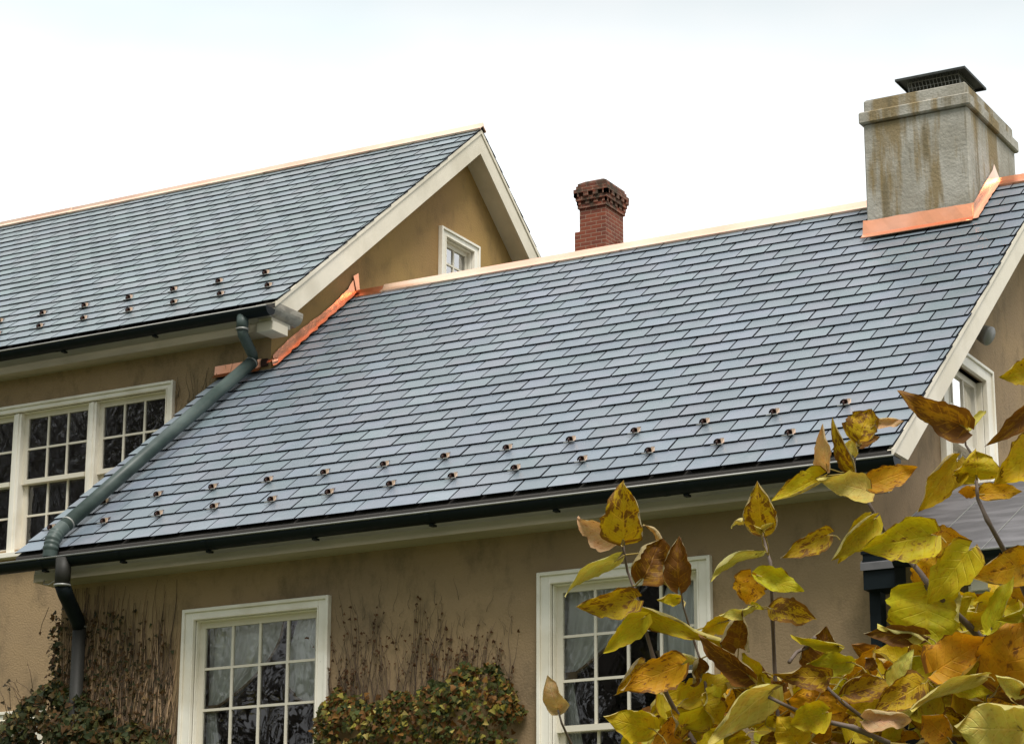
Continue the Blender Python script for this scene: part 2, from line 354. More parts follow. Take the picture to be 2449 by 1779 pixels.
# ---- slate roofs
def slope_pt(x, s, n_, ye, ze, S):
    k = math.sqrt(1 + S * S); return (x, ye + s / k - n_ * S / k, ze + s * S / k + n_ / k)
def slates(mb, x0, x1, ye, ze, S, L, nrow, ph, w=.279, off=-.029, mirror=None, skip=None, hue=(1, 1, 1)):
    e = L / nrow; rnd = random.Random(3)
    for c in range(nrow):
        sh = ph + (w / 2 if c % 2 == 0 else 0) 
        k0 = math.floor((x0 - sh) / w); k1 = math.ceil((x1 - sh) / w)
        for k in range(k0, k1):
            a = max(x0 + rnd.uniform(-.006, .004), sh + k * w + .0026 + rnd.uniform(-.0022, .0022)); b = min(x1 + rnd.uniform(-.004, .006), sh + (k + 1) * w - .0026 + rnd.uniform(-.0022, .0022))
            if b - a < .02: continue
            s0 = c * e + rnd.uniform(-.003, .003); s1 = min(c * e + e + .07, L + .01)
            if skip and skip(a, b, s0): continue
            t = rnd.random(); 
            v = rnd.uniform(.88, 1.10); tint = (v * (1 + .04 * (t > .8)), v * (1 + .03 * (.35 < t < .55)), v * (1 + .04 * (t < .3)))
            j = rnd.uniform(-.0015, .0025); tint = tuple(q * h for q, h in zip(tint, hue))
            if rnd.random() < .012: tint = tuple(q * 1.18 for q in tint)
            nb0, nt0, nb1, nt1 = .0165 + j + off, .0245 + j + off, .000 + off, .0080 + off
            sk = rnd.uniform(-.0018, .0018)
            P = lambda x, s, n_: slope_pt(x, s, n_, ye, ze, S)
            ch = .0042; cl = rnd.uniform(0, .012) if rnd.random() < .06 else 0.; cr = rnd.uniform(0, .012) if rnd.random() < .06 else 0.
            lo_ = [P(a, s0 + cl, nb0), P(a + cl, s0, nb0), P(b - cr, s0 + sk, nb0), P(b, s0 + sk + cr, nb0), P(b, s1, nb1), P(a, s1, nb1)]
            mi_ = [P(a, s0 + cl, nt0 - .003), P(a + cl, s0, nt0 - .003), P(b - cr, s0 + sk, nt0 - .003), P(b, s0 + sk + cr, nt0 - .003), P(b, s1, nt1 - .003), P(a, s1, nt1 - .003)]
            up_ = [P(a + ch, s0 + ch * .6 + cl, nt0), P(a + cl + ch, s0 + ch * .6, nt0), P(b - cr - ch, s0 + sk + ch * .6, nt0), P(b - ch, s0 + sk + cr + ch * .6, nt0), P(b - ch, s1, nt1), P(a + ch, s1, nt1)]
            vs_ = lo_ + mi_ + up_
            if mirror is not None: vs_ = [(p[0], 2 * mirror - p[1], p[2]) for p in vs_]
            mb.add(vs_, [(12, 13, 14, 15, 16, 17)], 0, tint)
            mb.add(vs_, [(q, (q + 1) % 6, 6 + (q + 1) % 6, 6 + q) for q in (0, 1, 2, 3, 5)] + [(6 + q, 6 + (q + 1) % 6, 12 + (q + 1) % 6, 12 + q) for q in (0, 1, 2, 3, 5)], 1, tint)
LB = math.hypot(YRB - YEB, ZRB - ZEB); LA = math.hypot(YRA - YEA, ZRA - ZEA)

# deck + part hierarchy
def deck(name, x0, x1, ye, ze, yr, zr, lift=.045, th=.10):
    mb = MB(); d = lift
    prof = [(ye + .01, ze - d), (yr, zr - d), (2 * yr - ye - .01, ze - d), (2 * yr - ye - .01, ze - d - th * .4), (yr, zr - d - th), (ye + .01, ze - d - th * .35)]
    mb.prism(prof, x0, x1); return mb.build(name, M['deck'], house)
roofB = deck('roof', XLB + .02, XRB - .02, YEB, ZEB, YRB, ZRB); roofB['label'] = 'lower slate roof of the front wing'
# cut the hidden strip: wing roof is inside the tall block west of its gable, harmless (below slates)
roofA = deck('roof', XFAR, XVA - .02, YEA, ZEA, YRA, ZRA); roofA['label'] = 'higher slate roof of the left block'
mb = MB()
def skipB(a, b, s0):
    y = YEB + s0 / math.sqrt(1 + SB * SB)
    if y > YA - .03 and b < XA + .02: return True
    if y > 18.75 and a > -7.11 and b < -6.16: return True
    return False
slates(mb, XLB, XRB, YEB, ZEB, SB, LB, 26, -12.40, skip=skipB)
mb.build('slate_covering', [M['slate'], M['slate_edge']], roofB)
mb = MB()
slates(mb, -21.5, XVA, YEA, ZEA, SA, LA, 24, -13.13, hue=(1.04, 1.06, .98))
slates(mb, -14.2, XVA, YEA, ZEA, SA, LA, 24, -13.13, mirror=YRA)
mb.build('slate_covering', [M['slate'], M['slate_edge']], roofA)

# ---- copper ridge caps
def ridge(x0, x1, yr, zr, S, m_, parent, wd=.150, lift=.030):
    mb = MB(); k = math.sqrt(1 + S * S); c, s_ = 1 / k, S / k
    def P(sd, t, n_): return (yr + sd * t * c + sd * n_ * s_, zr + lift - t * s_ + n_ * c)
    segs = max(1, int((x1 - x0) / 2.4)); 
    for i in range(segs):
        a = x0 + (x1 - x0) * i / segs; b = x0 + (x1 - x0) * (i + 1) / segs + (.03 if i < segs - 1 else 0)
        q = .002 * (i % 2)
        outer = [P(-1, wd, q - .022), P(-1, wd, q), P(-1, .022, q), (yr, zr + lift + .030 + q), P(1, .022, q), P(1, wd, q), P(1, wd, q - .022)]
        inner = [P(1, wd - .006, -.022), P(1, wd - .006, -.005), (yr, zr + lift - .012), P(-1, wd - .006, -.005), P(-1, wd - .006, -.022)]
        mb.prism(outer + inner, a, b)
    return mb.build('ridge_cap', m_, parent)
ridge(XFAR, XVA + .02, YRA, ZRA - .02, SA, M['copper_skylit'], roofA, wd=.09, lift=.036)
ridge(XA + .35, -7.13, YRB, ZRB - .02, SB, M['copper_skylit'], roofB, wd=.105)
ridge(XA, XA + .36, YRB, ZRB - .03, SB, M['copper'], roofB, wd=.105)  # short end without the painted sky reflection, so the plain copper
ridge(-6.16, XRB + .01, YRB, ZRB - .02, SB, M['copper'], roofB, wd=.105)

# ---- flashings
kB = math.sqrt(1 + SB * SB)
def onB(x, y, n_=0): return Vector((x, y - n_ * SB / kB, ZEB + SB * (y - YEB) + n_ / kB))
def sheet(mb, rows, th=.0025, mi=0):        # strip of quads between two polylines
    for (a, b), (c_, d) in zip(rows[:-1], rows[1:]): mb.add([a, b, d, c_], [(0, 1, 2, 3)], mi)
mb = MB(); rnd = random.Random(5); top = []; 
n = 30; up = []; lo = []; out_ = []
for i in range(n + 1):
    t = i / n; y = YA + .01 + (YRB - YA - .01) * t
    h = .115 + .02 * math.sin(7 * t) + rnd.uniform(-.004, .004) + (.05 * max(0, t - .9) / .1)
    p = onB(XA, y); up.append(Vector((XA + .012 + rnd.uniform(0, .006), y, p.z + h))); lo.append(Vector((XA + .022, y, p.z + .012)))
    out_.append(onB(XA + .06 + .012 * math.sin(i * 1.9) + rnd.uniform(-.004, .01), y, .012 + rnd.uniform(0, .006)))
sheet(mb, list(zip(up, lo))); sheet(mb, list(zip(lo, out_)))
# peak tab at the ridge
mb.add([up[-1] + Vector((.004, -.05, -.01)), up[-1] + Vector((.004, .04, .045)), onB(XA + .03, YRB, .05) + Vector((0, .09, 0)), lo[-1] + Vector((.01, 0, 0))], [(0, 1, 2, 3)])
mb.build('flashing', M['copper'], roofB)
mb = MB()  # apron along the front wall of the tall block, and the curled corner piece
y = YA - .012
for i, (xa_, xb_) in enumerate(((-13.415, -13.02), (-12.99, -12.88))):
    z0 = ZEB + SB * (YA - YEB) + .005; mb = MB()
    mb.add([(xa_, y, z0 + .09), (xb_, y, z0 + .095), (xb_, y - .008, z0 + .01), (xa_, y - .006, z0 + .006)], [(0, 1, 2, 3)])
    mb.add([(xa_, y - .006, z0 + .006), (xb_, y - .008, z0 + .01), onB(xb_, YA - .05, .012), onB(xa_, YA - .05, .012)], [(0, 1, 2, 3)])
    mb.build('flashing', M['copper'], roofB)
mb = MB()
pts = []
for k in range(7):
    a = -.6 + k * .62; pts.append((.035 * math.cos(a), .035 * math.sin(a)))
c0 = onB(XA + .045, YA - .02, .05)
for (u0, w0), (u1, w1) in zip(pts[:-1], pts[1:]):
    mb.add([c0 + Vector((u0, -.03, w0)), c0 + Vector((u1, -.03, w1)), c0 + Vector((u1, .06, w1 + .04)), c0 + Vector((u0, .06, w0 + .04))], [(0, 1, 2, 3)], 0, None, True)
mb.build('flashing', M['copper'], roofB)
mb = MB(); mb.box(-12.875, -12.80, YA - .03, YA - .014, 7.90, 7.97); mb.build('flashing', M['darkcopper'], roofB)

# ---- snow guards (copper scoops)
def guard_mesh():
    mb = MB(); n = 9; r, h = .034, .035
    ar = [(r * math.cos(math.pi * i / (n - 1)), h * (math.sin(math.pi * i / (n - 1)) ** .8 if 0 < i < n - 1 else 0)) for i in range(n)]
    f0, f1 = -.005, .022                       # hood: open down-slope, closed behind
    ring = [(x, f0 + .010 * (z / h), z + .004) for x, z in ar]; rb = [(x * .9, f1, z * .8 + .004) for x, z in ar]
    mb.add(ring + rb, [(i, i + 1, n + i + 1, n + i) for i in range(n - 1)], 1, None, True)
    inr = [(x * .93, f0 + .0105 + .010 * (z / h), z * .93 + .004) for x, _, z in [(a[0], 0, a[1]) for a in ar]]
    mb.add(ring + inr, [(i, n + i, n + i + 1, i + 1) for i in range(n - 1)], 0)
    mb.add([(x * .9, .012, z * .92 + .004) for x, z in ar], [tuple(range(n))], 0)        # web plate
    mb.box(-.004, .004, -.03, .012, .004, .030, 0)
    mb.add([(r * .9, -.012, .004), (r * 1.55, -.004, .008), (r * 1.5, .018, .030), (r * .82, .008, .040)], [(0, 1, 2, 3)], 3)   # bent ear, paled so the sky glint sits in its colour
    mb.box(-.048, .045, -.030, -.022, .003, .010, 2)                          # base plate lip
    mb.box(-.015, .015, -.024, .09, .000, .004, 0)
    return mb
gp = None
def place_guard(x, s, ye, ze, S, parent):
    global gp
    k = math.sqrt(1 + S * S)
    if gp is None:
        gp = guard_mesh().build('snow_guard', [M['darkcopper'], M['guardtop'], M['gutter_lip'], M['copper_skylit']], parent); o = gp
    else:
        o = gp.copy(); C.objects.link(o); o.parent = parent
    o.matrix_parent_inverse = Matrix.Translation(-world_loc(parent))
    p = Vector(slope_pt(x, s, .002, ye, ze, S))
    rot = Matrix(((1, 0, 0), (0, 1 / k, -S / k), (0, S / k, 1 / k)))
    ang = random.uniform(-.07, .07)
    o.matrix_basis = Matrix.Translation(p) @ (rot @ Matrix.Rotation(ang, 3, 'Z')).to_4x4()
for k in range(13):
    for s, x0 in ((.795, -12.955), (.385, -13.25)):
        x = x0 + .5585 * k
        if x < -5.9: place_guard(x + random.uniform(-.008, .008), s + random.uniform(-.006, .006), YEB, ZEB, SB, roofB)
for k in range(7):
    for s, x0 in ((.81, -13.12), (.39, -12.856)):
        place_guard(x0 - .5545 * k + random.uniform(-.008, .008), s, YEA, ZEA, SA, roofA)

# ---- eaves: fascia, moulding, soffit, return
def eave(x0, x1, ye, ze, yf, zb, ztop, yw, name='fascia', parent=house):
    mb = MB()
    mb.prism([(yf, zb), (yf, zb + (ztop - zb) * .42), (yf + .008, zb + (ztop - zb) * .45), (yf + .012, ztop), (yf + .03, ztop), (yf + .03, zb + .012), (yw + .02, zb + .012), (yw + .02, zb)][::-1], x0, x1)
    return mb.build(name, M['fascia'], parent)
eave(-13.24, -5.84, YEB, ZEB, 15.50, 5.437, 5.60, YWB)
mb = MB()
mb.prism([(15.49, 5.585), (15.455, 5.615), (15.445, 5.640), (15.44, 5.655), (15.55, 5.70), (15.55, 5.585)][::-1], -13.30, -5.72); mb.build('crown_moulding', M['trim'], house)
eave(XFAR, XA - .0, YEA, ZEA, 17.944, 8.185, 8.37, YA)
mb = MB(); mb.prism([(17.94, 8.36), (17.91, 8.39), (17.90, 8.425), (18.0, 8.46), (18.0, 8.36)][::-1], XFAR, XVA - .06); mb.build('crown_moulding', M['trim_shaded'], house)
# cornice return at the gable foot
mb = MB()
mb.box(XA - .0, XVA - .055, 17.90, 18.15, 8.165, 8.255)
mb.box(XA, XVA - .09, 17.93, 18.24, 8.255, 8.30)
mb.build('cornice_return', M['trim'], house, bevel=.002); mb = MB()
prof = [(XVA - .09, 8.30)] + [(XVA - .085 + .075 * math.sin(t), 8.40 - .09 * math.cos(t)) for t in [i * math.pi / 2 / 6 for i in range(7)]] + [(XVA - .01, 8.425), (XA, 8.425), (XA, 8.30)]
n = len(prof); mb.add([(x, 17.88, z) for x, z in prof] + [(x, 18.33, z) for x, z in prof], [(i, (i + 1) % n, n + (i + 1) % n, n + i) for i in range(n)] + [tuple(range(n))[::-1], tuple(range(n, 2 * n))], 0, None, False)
mb.build('crown_moulding', M['trim_shaded'], house)

# ---- rake boards with soffits
def rake(xf, xw, ye, ze, yr, zr, S, wv, yend, name='rake_board'):
    mb = MB(); dz = .035
    zt = lambda y: ze + S * (y - ye) - dz
    y0, y1 = ye + .005, yr; zcut = zt(y0) - .01
    # front slope board polygon in (y,z): top edge, then lower edge to horizontal cut
    ylow = y0 + (wv - .0) / S
    poly = [(y0, zcut), (ylow, zcut), (yr, zt(yr) - wv), (yr, zt(yr))]
    if zt(y0) - .012 > zcut: poly.insert(0, (y0, zt(y0)))
    for mir in (0, 1):
        pl = [(2 * yr - y if mir else y, z) for y, z in poly]
        n = len(pl); x0, x1 = xf - .045, xf - .012
        mb.add([(x0, y, z) for y, z in pl] + [(x1, y, z) for y, z in pl], [tuple(range(n)), tuple(range(n, 2 * n))] + [(i, (i + 1) % n, n + (i + 1) % n, n + i) for i in range(n)])
        # upper bead
        b = [(y0 - .002, zt(y0)), (yr, zt(yr)), (yr, zt(yr) - .045), (y0 - .002, zt(y0) - .045)]
        b = [(2 * yr - y if mir else y, z) for y, z in b]
        mb.add([(x1 - .001, y, z) for y, z in b] + [(x1 + .012, y, z) for y, z in b], [(0, 1, 2, 3), (4, 5, 6, 7), (0, 1, 5, 4), (1, 2, 6, 5), (2, 3, 7, 6), (3, 0, 4, 7)])
        # sloping soffit back to the wall
        s_ = [(ylow, zcut + .012), (yr, zt(yr) - wv + .012)]
        s_ = [(2 * yr - y if mir else y, z) for y, z in s_]
        mb.add([(xw - .01, *s_[0]), (xw - .01, *s_[1]), (x0, *s_[1]), (x0, *s_[0])], [(0, 1, 2, 3)])
        # underlay strip closing roof to board
        u = [(y0, zt(y0)), (yr, zt(yr))]; u = [(2 * yr - y if mir else y, z) for y, z in u]
    return mb.build(name, M['trim'], house)
rake(XVA, XA, YEA, ZEA, YRA, ZRA, SA, .275, 0)
rake(XRB, XWR, YEB, ZEB, YRB, ZRB, SB, .255, 0)

# ---- gutters
def gutter(x0, x1, yc, zc, r, parent, brackets, capL=True, slope=0.):
    mb = MB(); n = 12; seg = 14
    for i in range(seg):
        xa_, xb_ = x0 + (x1 - x0) * i / seg, x0 + (x1 - x0) * (i + 1) / seg
        vo = [(math.cos(math.pi + math.pi * k / n) * r, math.sin(math.pi + math.pi * k / n) * r) for k in range(n + 1)]
        vi = [(a * .95, b * .95) for a, b in vo]
        vs_ = [(xa_, yc + a, zc + b) for a, b in vo] + [(xb_, yc + a, zc + b) for a, b in vo] + [(xa_, yc + a, zc + b) for a, b in vi] + [(xb_, yc + a, zc + b) for a, b in vi]
        q = n + 1
        mb.add(vs_, [(k, k + 1, q + k + 1, q + k) for k in range(n)] + [(2 * q + k, 3 * q + k, 3 * q + k + 1, 2 * q + k + 1) for k in range(n)], 0, None, True)
    for x in (x0, x1):
        vo = [(x, yc + math.cos(math.pi + math.pi * k / n) * r * 1.01, zc + math.sin(math.pi + math.pi * k / n) * r * 1.01) for k in range(n + 1)]
        mb.add(vo, [tuple(range(n + 1))], 0)
    mb.tube([(x0, yc - r, zc), (x1, yc - r, zc)], .008, 8, 1)
    for q_ in range(1, 4):
        xs_ = x0 + (x1 - x0) * (q_ / 4 + .03); ring_ = [(math.cos(math.pi + math.pi * k / n) * (r + .003), math.sin(math.pi + math.pi * k / n) * (r + .003)) for k in range(n + 1)]
        mb.add([(xs_ - .02, yc + a, zc + b) for a, b in ring_] + [(xs_ + .02, yc + a, zc + b) for a, b in ring_], [(k, k + 1, n + 2 + k, n + 1 + k) for k in range(n)], 0, None, True)
    g_ = mb.build('gutter', [M['gutter'], M['gutter_lip']], parent)
    b0 = None
    for x in brackets:
        if b0 is None:
            b = MB(); pts_ = [(x, yc + math.cos(math.pi + math.pi * k / 10) * (r + .004), zc + math.sin(math.pi + math.pi * k / 10) * (r + .004)) for k in range(11)]
            for p, q_ in zip(pts_[:-1], pts_[1:]):
                b.add([(x - .02, p[1], p[2]), (x + .02, p[1], p[2]), (x + .02, q_[1], q_[2]), (x - .02, q_[1], q_[2])], [(0, 1, 2, 3)])
            b.box(x - .018, x + .018, yc - .006, yc + .05, zc - r - .018, zc - r - .003)
            b0 = b.build('bracket', M['gutter'], g_); bx = x
        else:
            o = b0.copy(); C.objects.link(o); o.parent = g_; o.matrix_parent_inverse = b0.matrix_parent_inverse.copy(); o.location = (x - bx, 0, 0)
    return g_
gutB = gutter(-13.50, -5.62, 15.340, 5.572, .076, house, [-13.0, -12.2, -11.35, -10.35, -9.3, -8.25, -7.2, -6.2])
gutA = gutter(XFAR, -12.56, 17.80, 8.350, .076, house, [-13.9, -15.0, -16.1])

# ---- downspouts
def strap(p, r, parent, ax=(0, 0, 1)):
    ax = Vector(ax).normalized(); b = MB(); p = Vector(p); b.tube([p - ax * .008, p + ax * .008], r, 14); return b.build('strap', M['gutter_lip'], parent)
ds = MB()
ds.tube([(-12.865, 17.79, 8.31), (-12.865, 17.79, 8.17)], .057, 14)
ds.tube([(-12.865, 17.79, 8.185), (-12.875, 17.82, 8.13), (-12.905, 18.02, 8.00), (-12.915, 18.045, 7.955)], [.054, .052, .05, .05], 14)
d_ = ds.build('downspout', M['patina'], house); d_['label'] = 'short green elbow from the upper gutter'
strap((-12.865, 17.79, 8.175), .061, d_)
ds = MB()
ptop = Vector((-12.925, 18.05, 7.935)); pbot = Vector((-12.955, 15.50, 5.875))
ds.tube([ptop, ptop * .5 + pbot * .5 + Vector((-.006, 0, .0)), pbot], .060, 20)
L = [pbot + (ptop - pbot) * .012]; 
el = [Vector(pbot), Vector((-12.955, 15.425, 5.81)), Vector((-12.952, 15.375, 5.745)), Vector((-12.950, 15.352, 5.67)), Vector((-12.950, 15.345, 5.585))]
pts_ = []; rs_ = []
for i in range(33):
    t = i / 32 * (len(el) - 1); k = min(int(t), len(el) - 2); f = t - k; pts_.append(el[k] * (1 - f) + el[k + 1] * f); rs_.append(.061 + (.0055 if i % 4 < 2 and 8 < i < 28 else 0))
ds.tube(pts_, rs_, 20)
d_ = ds.build('downspout', M['patina'], house); d_['label'] = 'long green pipe lying down the roof slope'
strap(pbot + (ptop - pbot) * .02, .0635, d_, ptop - pbot); strap(ptop + (pbot - ptop) * .008, .0635, d_, ptop - pbot)
ds = MB()
ds.tube([(-12.765, 15.30, 5.56), (-12.765, 15.30, 5.33)], .064, 16)
d_ = ds.build('downspout', M['brownpipe'], house); d_['label'] = 'brown downpipe at the wing corner'
ds = MB(); ds.tube([(-12.765, 15.30, 5.345), (-12.78, 15.36, 5.28), (-12.835, 15.60, 5.10), (-12.845, 15.635, 5.05)], [.066, .064, .06, .058], 16)
ds.build('elbow', M['gutter'], d_)
ds = MB(); ds.tube([(-12.845, 15.64, 5.06), (-12.85, 15.645, 3.0), (-12.85, 15.645, 0.1)], .055, 16); ds.build('pipe', M['brownpipe'], d_)
strap((-12.765, 15.30, 5.335), .070, d_); strap((-12.845, 15.638, 5.055), .061, d_)
ds = MB(); ds.tube([(-13.10, 15.47, 5.44), (-13.06, 15.42, 5.395), (-12.96, 15.36, 5.37), (-12.84, 15.31, 5.39)], .004, 5); ds.build('wire', M['gutter_lip'], d_)

# ---- windows
def window(name, to, w, cols, rows_u, rows_l, units=1, casw=.11, cash=.09, glass='glass', rec=.05, label=None):
    a0, a1, z0, z1 = w
    T = lambda p: to(p[0], p[1], p[2])
    cs = MB(T)
    # casing built of butted pieces; outer band slightly prouder
    def ringm(mb, x0, x1, zb, zt, wx, wz, wb, v0, v1):
        mb.box(x0, x0 + wx, v0, v1, zb, zt); mb.box(x1 - wx, x1, v0, v1, zb, zt)
        mb.box(x0 + wx, x1 - wx, v0, v1, zt - wz, zt); 
        if wb: mb.box(x0 + wx, x1 - wx, v0, v1, zb, zb + wb)
    ringm(cs, a0, a1, z0 + .05, z1, .028, .028, 0, -.050, 0)
    ringm(cs, a0 + .028, a1 - .028, z0 + .05, z1 - .028, casw - .040, cash - .038, 0, -.034, 0)
    ringm(cs, a0 + casw - .012, a1 - casw + .012, z0 + .05, z1 - cash + .010, .012, .010, 0, -.040, 0)
    ringm(cs, a0 + casw, a1 - casw, z0 + .05, z1 - cash, .012, .010, 0, 0, .14)
    cs.box(a0 - .03, a1 + .03, -.085, .12, z0, z0 + .05)
    ix0, ix1 = a0 + casw + .012, a1 - casw - .012
    zt, zb = z1 - cash - .010, z0 + .05
    uw = (ix1 - ix0 + .10) / units - .10 if units > 1 else ix1 - ix0
    if units > 1:
        for k in range(1, units):
            xm = ix0 + k * (uw + .10) - .10
            cs.box(xm, xm + .10, -.012, .14, zb, zt); cs.box(xm + .028, xm + .072, -.024, -.012, zb, zt)
    win = cs.build(name, M['casing'], house, bevel=.003)
    if label: win['label'] = label
    st, mw = .050, .020
    for k in range(units):
        x0 = ix0 + k * (uw + .10); x1 = x0 + uw
        n = rows_u + rows_l; ph = (zt - zb - st - .045 - .075) / n
        zm = zt - st - ph * rows_u
        for (tt, bb, rows, dep, top_, bot_) in ((zt, zm - .045, rows_u, .045, st, .045), (zm, zb, rows_l, .085, .045, .075)):
            s_ = MB(T)
            s_.box(x0, x0 + st, dep, dep + .035, bb, tt); s_.box(x1 - st, x1, dep, dep + .035, bb, tt)
            s_.box(x0 + st, x1 - st, dep, dep + .035, tt - top_, tt); s_.box(x0 + st, x1 - st, dep - (.014 if dep < .06 else 0), dep + .035, bb, bb + bot_)
            pw = (x1 - x0 - 2 * st) / cols; pz = (tt - top_ - bb - bot_) / rows
            for c_ in range(1, cols): s_.box(x0 + st + pw * c_ - mw / 2, x0 + st + pw * c_ + mw / 2, dep + .004, dep + .03, bb + bot_, tt - top_)
            for r_ in range(1, rows): 
                for c_ in range(cols): s_.box(x0 + st + pw * c_ + (mw / 2 if c_ else 0), x0 + st + pw * (c_ + 1) - (mw / 2 if c_ < cols - 1 else 0), dep + .006, dep + .028, bb + bot_ + pz * r_ - mw / 2, bb + bot_ + pz * r_ + mw / 2)
            s_.build('sash', M['sash'], win)
            gl = MB(T); rr = random.Random(int(x0 * 100) + rows + int(tt * 10))
            for c_ in range(cols):
                for r_ in range(rows):
                    xa_, xb_ = x0 + st + pw * c_, x0 + st + pw * (c_ + 1); za, zb_ = bb + bot_ + pz * r_, bb + bot_ + pz * (r_ + 1)
                    j = [rr.uniform(-.0012, .0012) for _ in range(4)]
                    gl.add([(xa_, dep + .018 + j[0], za), (xb_, dep + .018 + j[1], za), (xb_, dep + .018 + j[2], zb_), (xa_, dep + .018 + j[3], zb_)], [(0, 1, 2, 3)])
            gl.build('pane', M[glass], win)
    return win
window('window', frontB, W1, 4, 3, 3, label='ground window left of the ivy hedge')
window('window', frontB, W2, 4, 3, 3, label='window behind the yellow leaves')
window('window', frontA, WA, 3, 2, 2, units=3, casw=.09, cash=.075, glass='glass_wavy', label='wide three part window')
window('window', gabA, WG, 2, 2, 2, glass='glass_side', label='small attic window in the gable')
window('window', gabB, WR, 3, 2, 2, casw=.17, cash=.12, glass='glass_side', label='side window in the right gable')
window('window', frontA, WL, 4, 2, 2, glass='glass', label='lower window behind the ivy')

# ---- curtains (hang inside, so things of their own)
def drape(side, mid, zt, zb, ztie, y, left, fringe=True, full=False):
    """tied-back drape: hangs from mid at the top, sweeps to its side at ztie, then straight down to zb"""
    mb = MB(); n, mrows = 44, 40; pts_ = []
    for j in range(mrows + 1):
        z = zt + (zb - zt) * j / mrows
        if z > ztie:
            t = (zt - z) / (zt - ztie); inner = mid + (side + (.10 if left else -.10) - mid) * (t ** 2.2)
        else:
            t = (ztie - z) / max(.01, ztie - zb); inner = side + (.10 + .10 * min(1, t * 2.5)) * (1 if left else -1)
        row = []
        for i in range(n + 1):
            f = i / n; x = side + (inner - side) * f
            row.append((x, y + .018 * math.sin(f * 42 + .6 * math.sin(j * .15)) + .010 * math.sin(f * 15 + j * .1), z - .10 * math.sin(math.pi * f) * max(0, 1 - abs(z - ztie) / .5) * .6))
        pts_.append(row)
    vs_ = [p for r_ in pts_ for p in r_]; q = n + 1
    mb.add(vs_, [(j * q + i, j * q + i + 1, (j + 1) * q + i + 1, (j + 1) * q + i) for j in range(mrows) for i in range(n)], 0, None, True)
    if fringe:
        line = [Vector(r_[-1]) + Vector((0, -.012, 0)) for r_ in pts_ if r_[-1][2] > ztie - .02]
        mb.tube(line, .013, 6, 1)
    x = side + (.06 if left else -.06); mb.box(min(side, side + (.15 if left else -.15)), max(side, side + (.15 if left else -.15)), y - .045, y - .03, ztie - .03, ztie + .03, 1)
    return mb.build('curtain', [M['curtain'], M['fringe']])
def swag(side, mid, zt, zb, y):
    """balloon half: fans out from the top and ends in a rounded belly with a fringe"""
    mb = MB(); n, mr = 40, 34; rows = []
    for j in range(mr + 1):
        t = j / mr; row = []
        for i in range(n + 1):
            f = i / n; belly = math.sin(math.pi * (.12 + .80 * f)) ** .8
            x = side + (mid - side) * f * (1 - .25 * (1 - t) ** 2); z = zt - (zt - zb) * t * (.62 + .38 * belly) 
            row.append((x, y - .05 * math.sin(t * 3) * belly + .016 * math.sin(f * 38 + 2 * t), z))
        rows.append(row)
    q = n + 1; mb.add([p for r_ in rows for p in r_], [(j * q + i, j * q + i + 1, (j + 1) * q + i + 1, (j + 1) * q + i) for j in range(mr) for i in range(n)], 0, None, True)
    mb.tube([Vector(p) + Vector((0, -.006, -.008)) for p in rows[-1]], .015, 6, 1)
    return mb.build('curtain', [M['curtain'], M['fringe']])
tag(drape(-11.72, -10.98, 5.02, 2.9, 4.33, YWB + .16, True), 'white tied-back drape in the left half of the window beside the ivy hedge', 'curtain', 'white curtains inside the wing windows')
tag(swag(-10.53, -10.96, 5.02, 4.33, YWB + .16), 'white fringed swag in the right half of the window beside the ivy hedge', 'curtain', 'white curtains inside the wing windows')
tag(drape(-8.50, -7.85, 5.02, 2.9, 4.36, YWB + .16, True), 'grey-white drape at the left of the window behind the yellow leaves', 'curtain', 'white curtains inside the wing windows')
tag(swag(-7.28, -7.72, 5.02, 4.33, YWB + .16), 'pale swag at the right of the window behind the yellow leaves', 'curtain', 'white curtains inside the wing windows')

# ---- rendered chimney
CX0, CX1, CY0, CY1 = -7.105, -6.165, 18.886, 20.176
mb = MB(); nz = 10
mb.box(CX0, CX1, CY0, CY1, 7.9, 9.49); mb.box(CX0 - .032, CX1 + .032, CY0 - .032, CY1 + .032, 9.49, 9.60)
mb.box(CX0 + .006, CX1 - .006, CY0 + .006, CY1 - .006, 9.60, 9.715)
x0, x1, y0, y1 = CX0 + .012, CX1 - .012, CY0 + .012, CY1 - .012; i_ = .16
mb.add([(x0, y0, 9.714), (x1, y0, 9.714), (x1, y1, 9.714), (x0, y1, 9.714), (x0 + i_, y0 + i_, 9.78), (x1 - i_, y0 + i_, 9.78), (x1 - i_, y1 - i_, 9.78), (x0 + i_, y1 - i_, 9.78)],
       [(0, 1, 5, 4), (1, 2, 6, 5), (2, 3, 7, 6), (3, 0, 4, 7), (4, 5, 6, 7)])
chim = mb.build('chimney', M['render'], house, bevel=.012); chim['label'] = 'big streaked rendered chimney'
mb = MB()
lx0, lx1, ly0, ly1, lz = -6.92, -6.275, 19.22, 19.80, 10.0
mb.add([(lx0, ly0, lz), (lx1, ly0, lz), (lx1, ly1, lz), (lx0, ly1, lz), ((lx0 + lx1) / 2 - .1, (ly0 + ly1) / 2, lz + .05), ((lx0 + lx1) / 2 + .1, (ly0 + ly1) / 2, lz + .05)], [(0, 3, 2, 1), (0, 1, 5, 4), (1, 2, 5), (2, 3, 4, 5), (3, 0, 4)])
mb.box(lx0, lx1, ly0, ly0 + .008, lz - .022, lz); mb.box(lx1 - .008, lx1, ly0 + .008, ly1, lz - .022, lz); mb.box(lx0, lx0 + .008, ly0 + .008, ly1, lz - .022, lz); mb.box(lx0 + .008, lx1 - .008, ly1 - .008, ly1, lz - .022, lz)
lid = mb.build('cap', M['lid'], chim)
mb = MB(); fx0, fx1, fy0, fy1 = -6.83, -6.36, 19.30, 19.72
mb.box(fx0, fx1, fy0, fy1, 9.76, 9.84, 1)
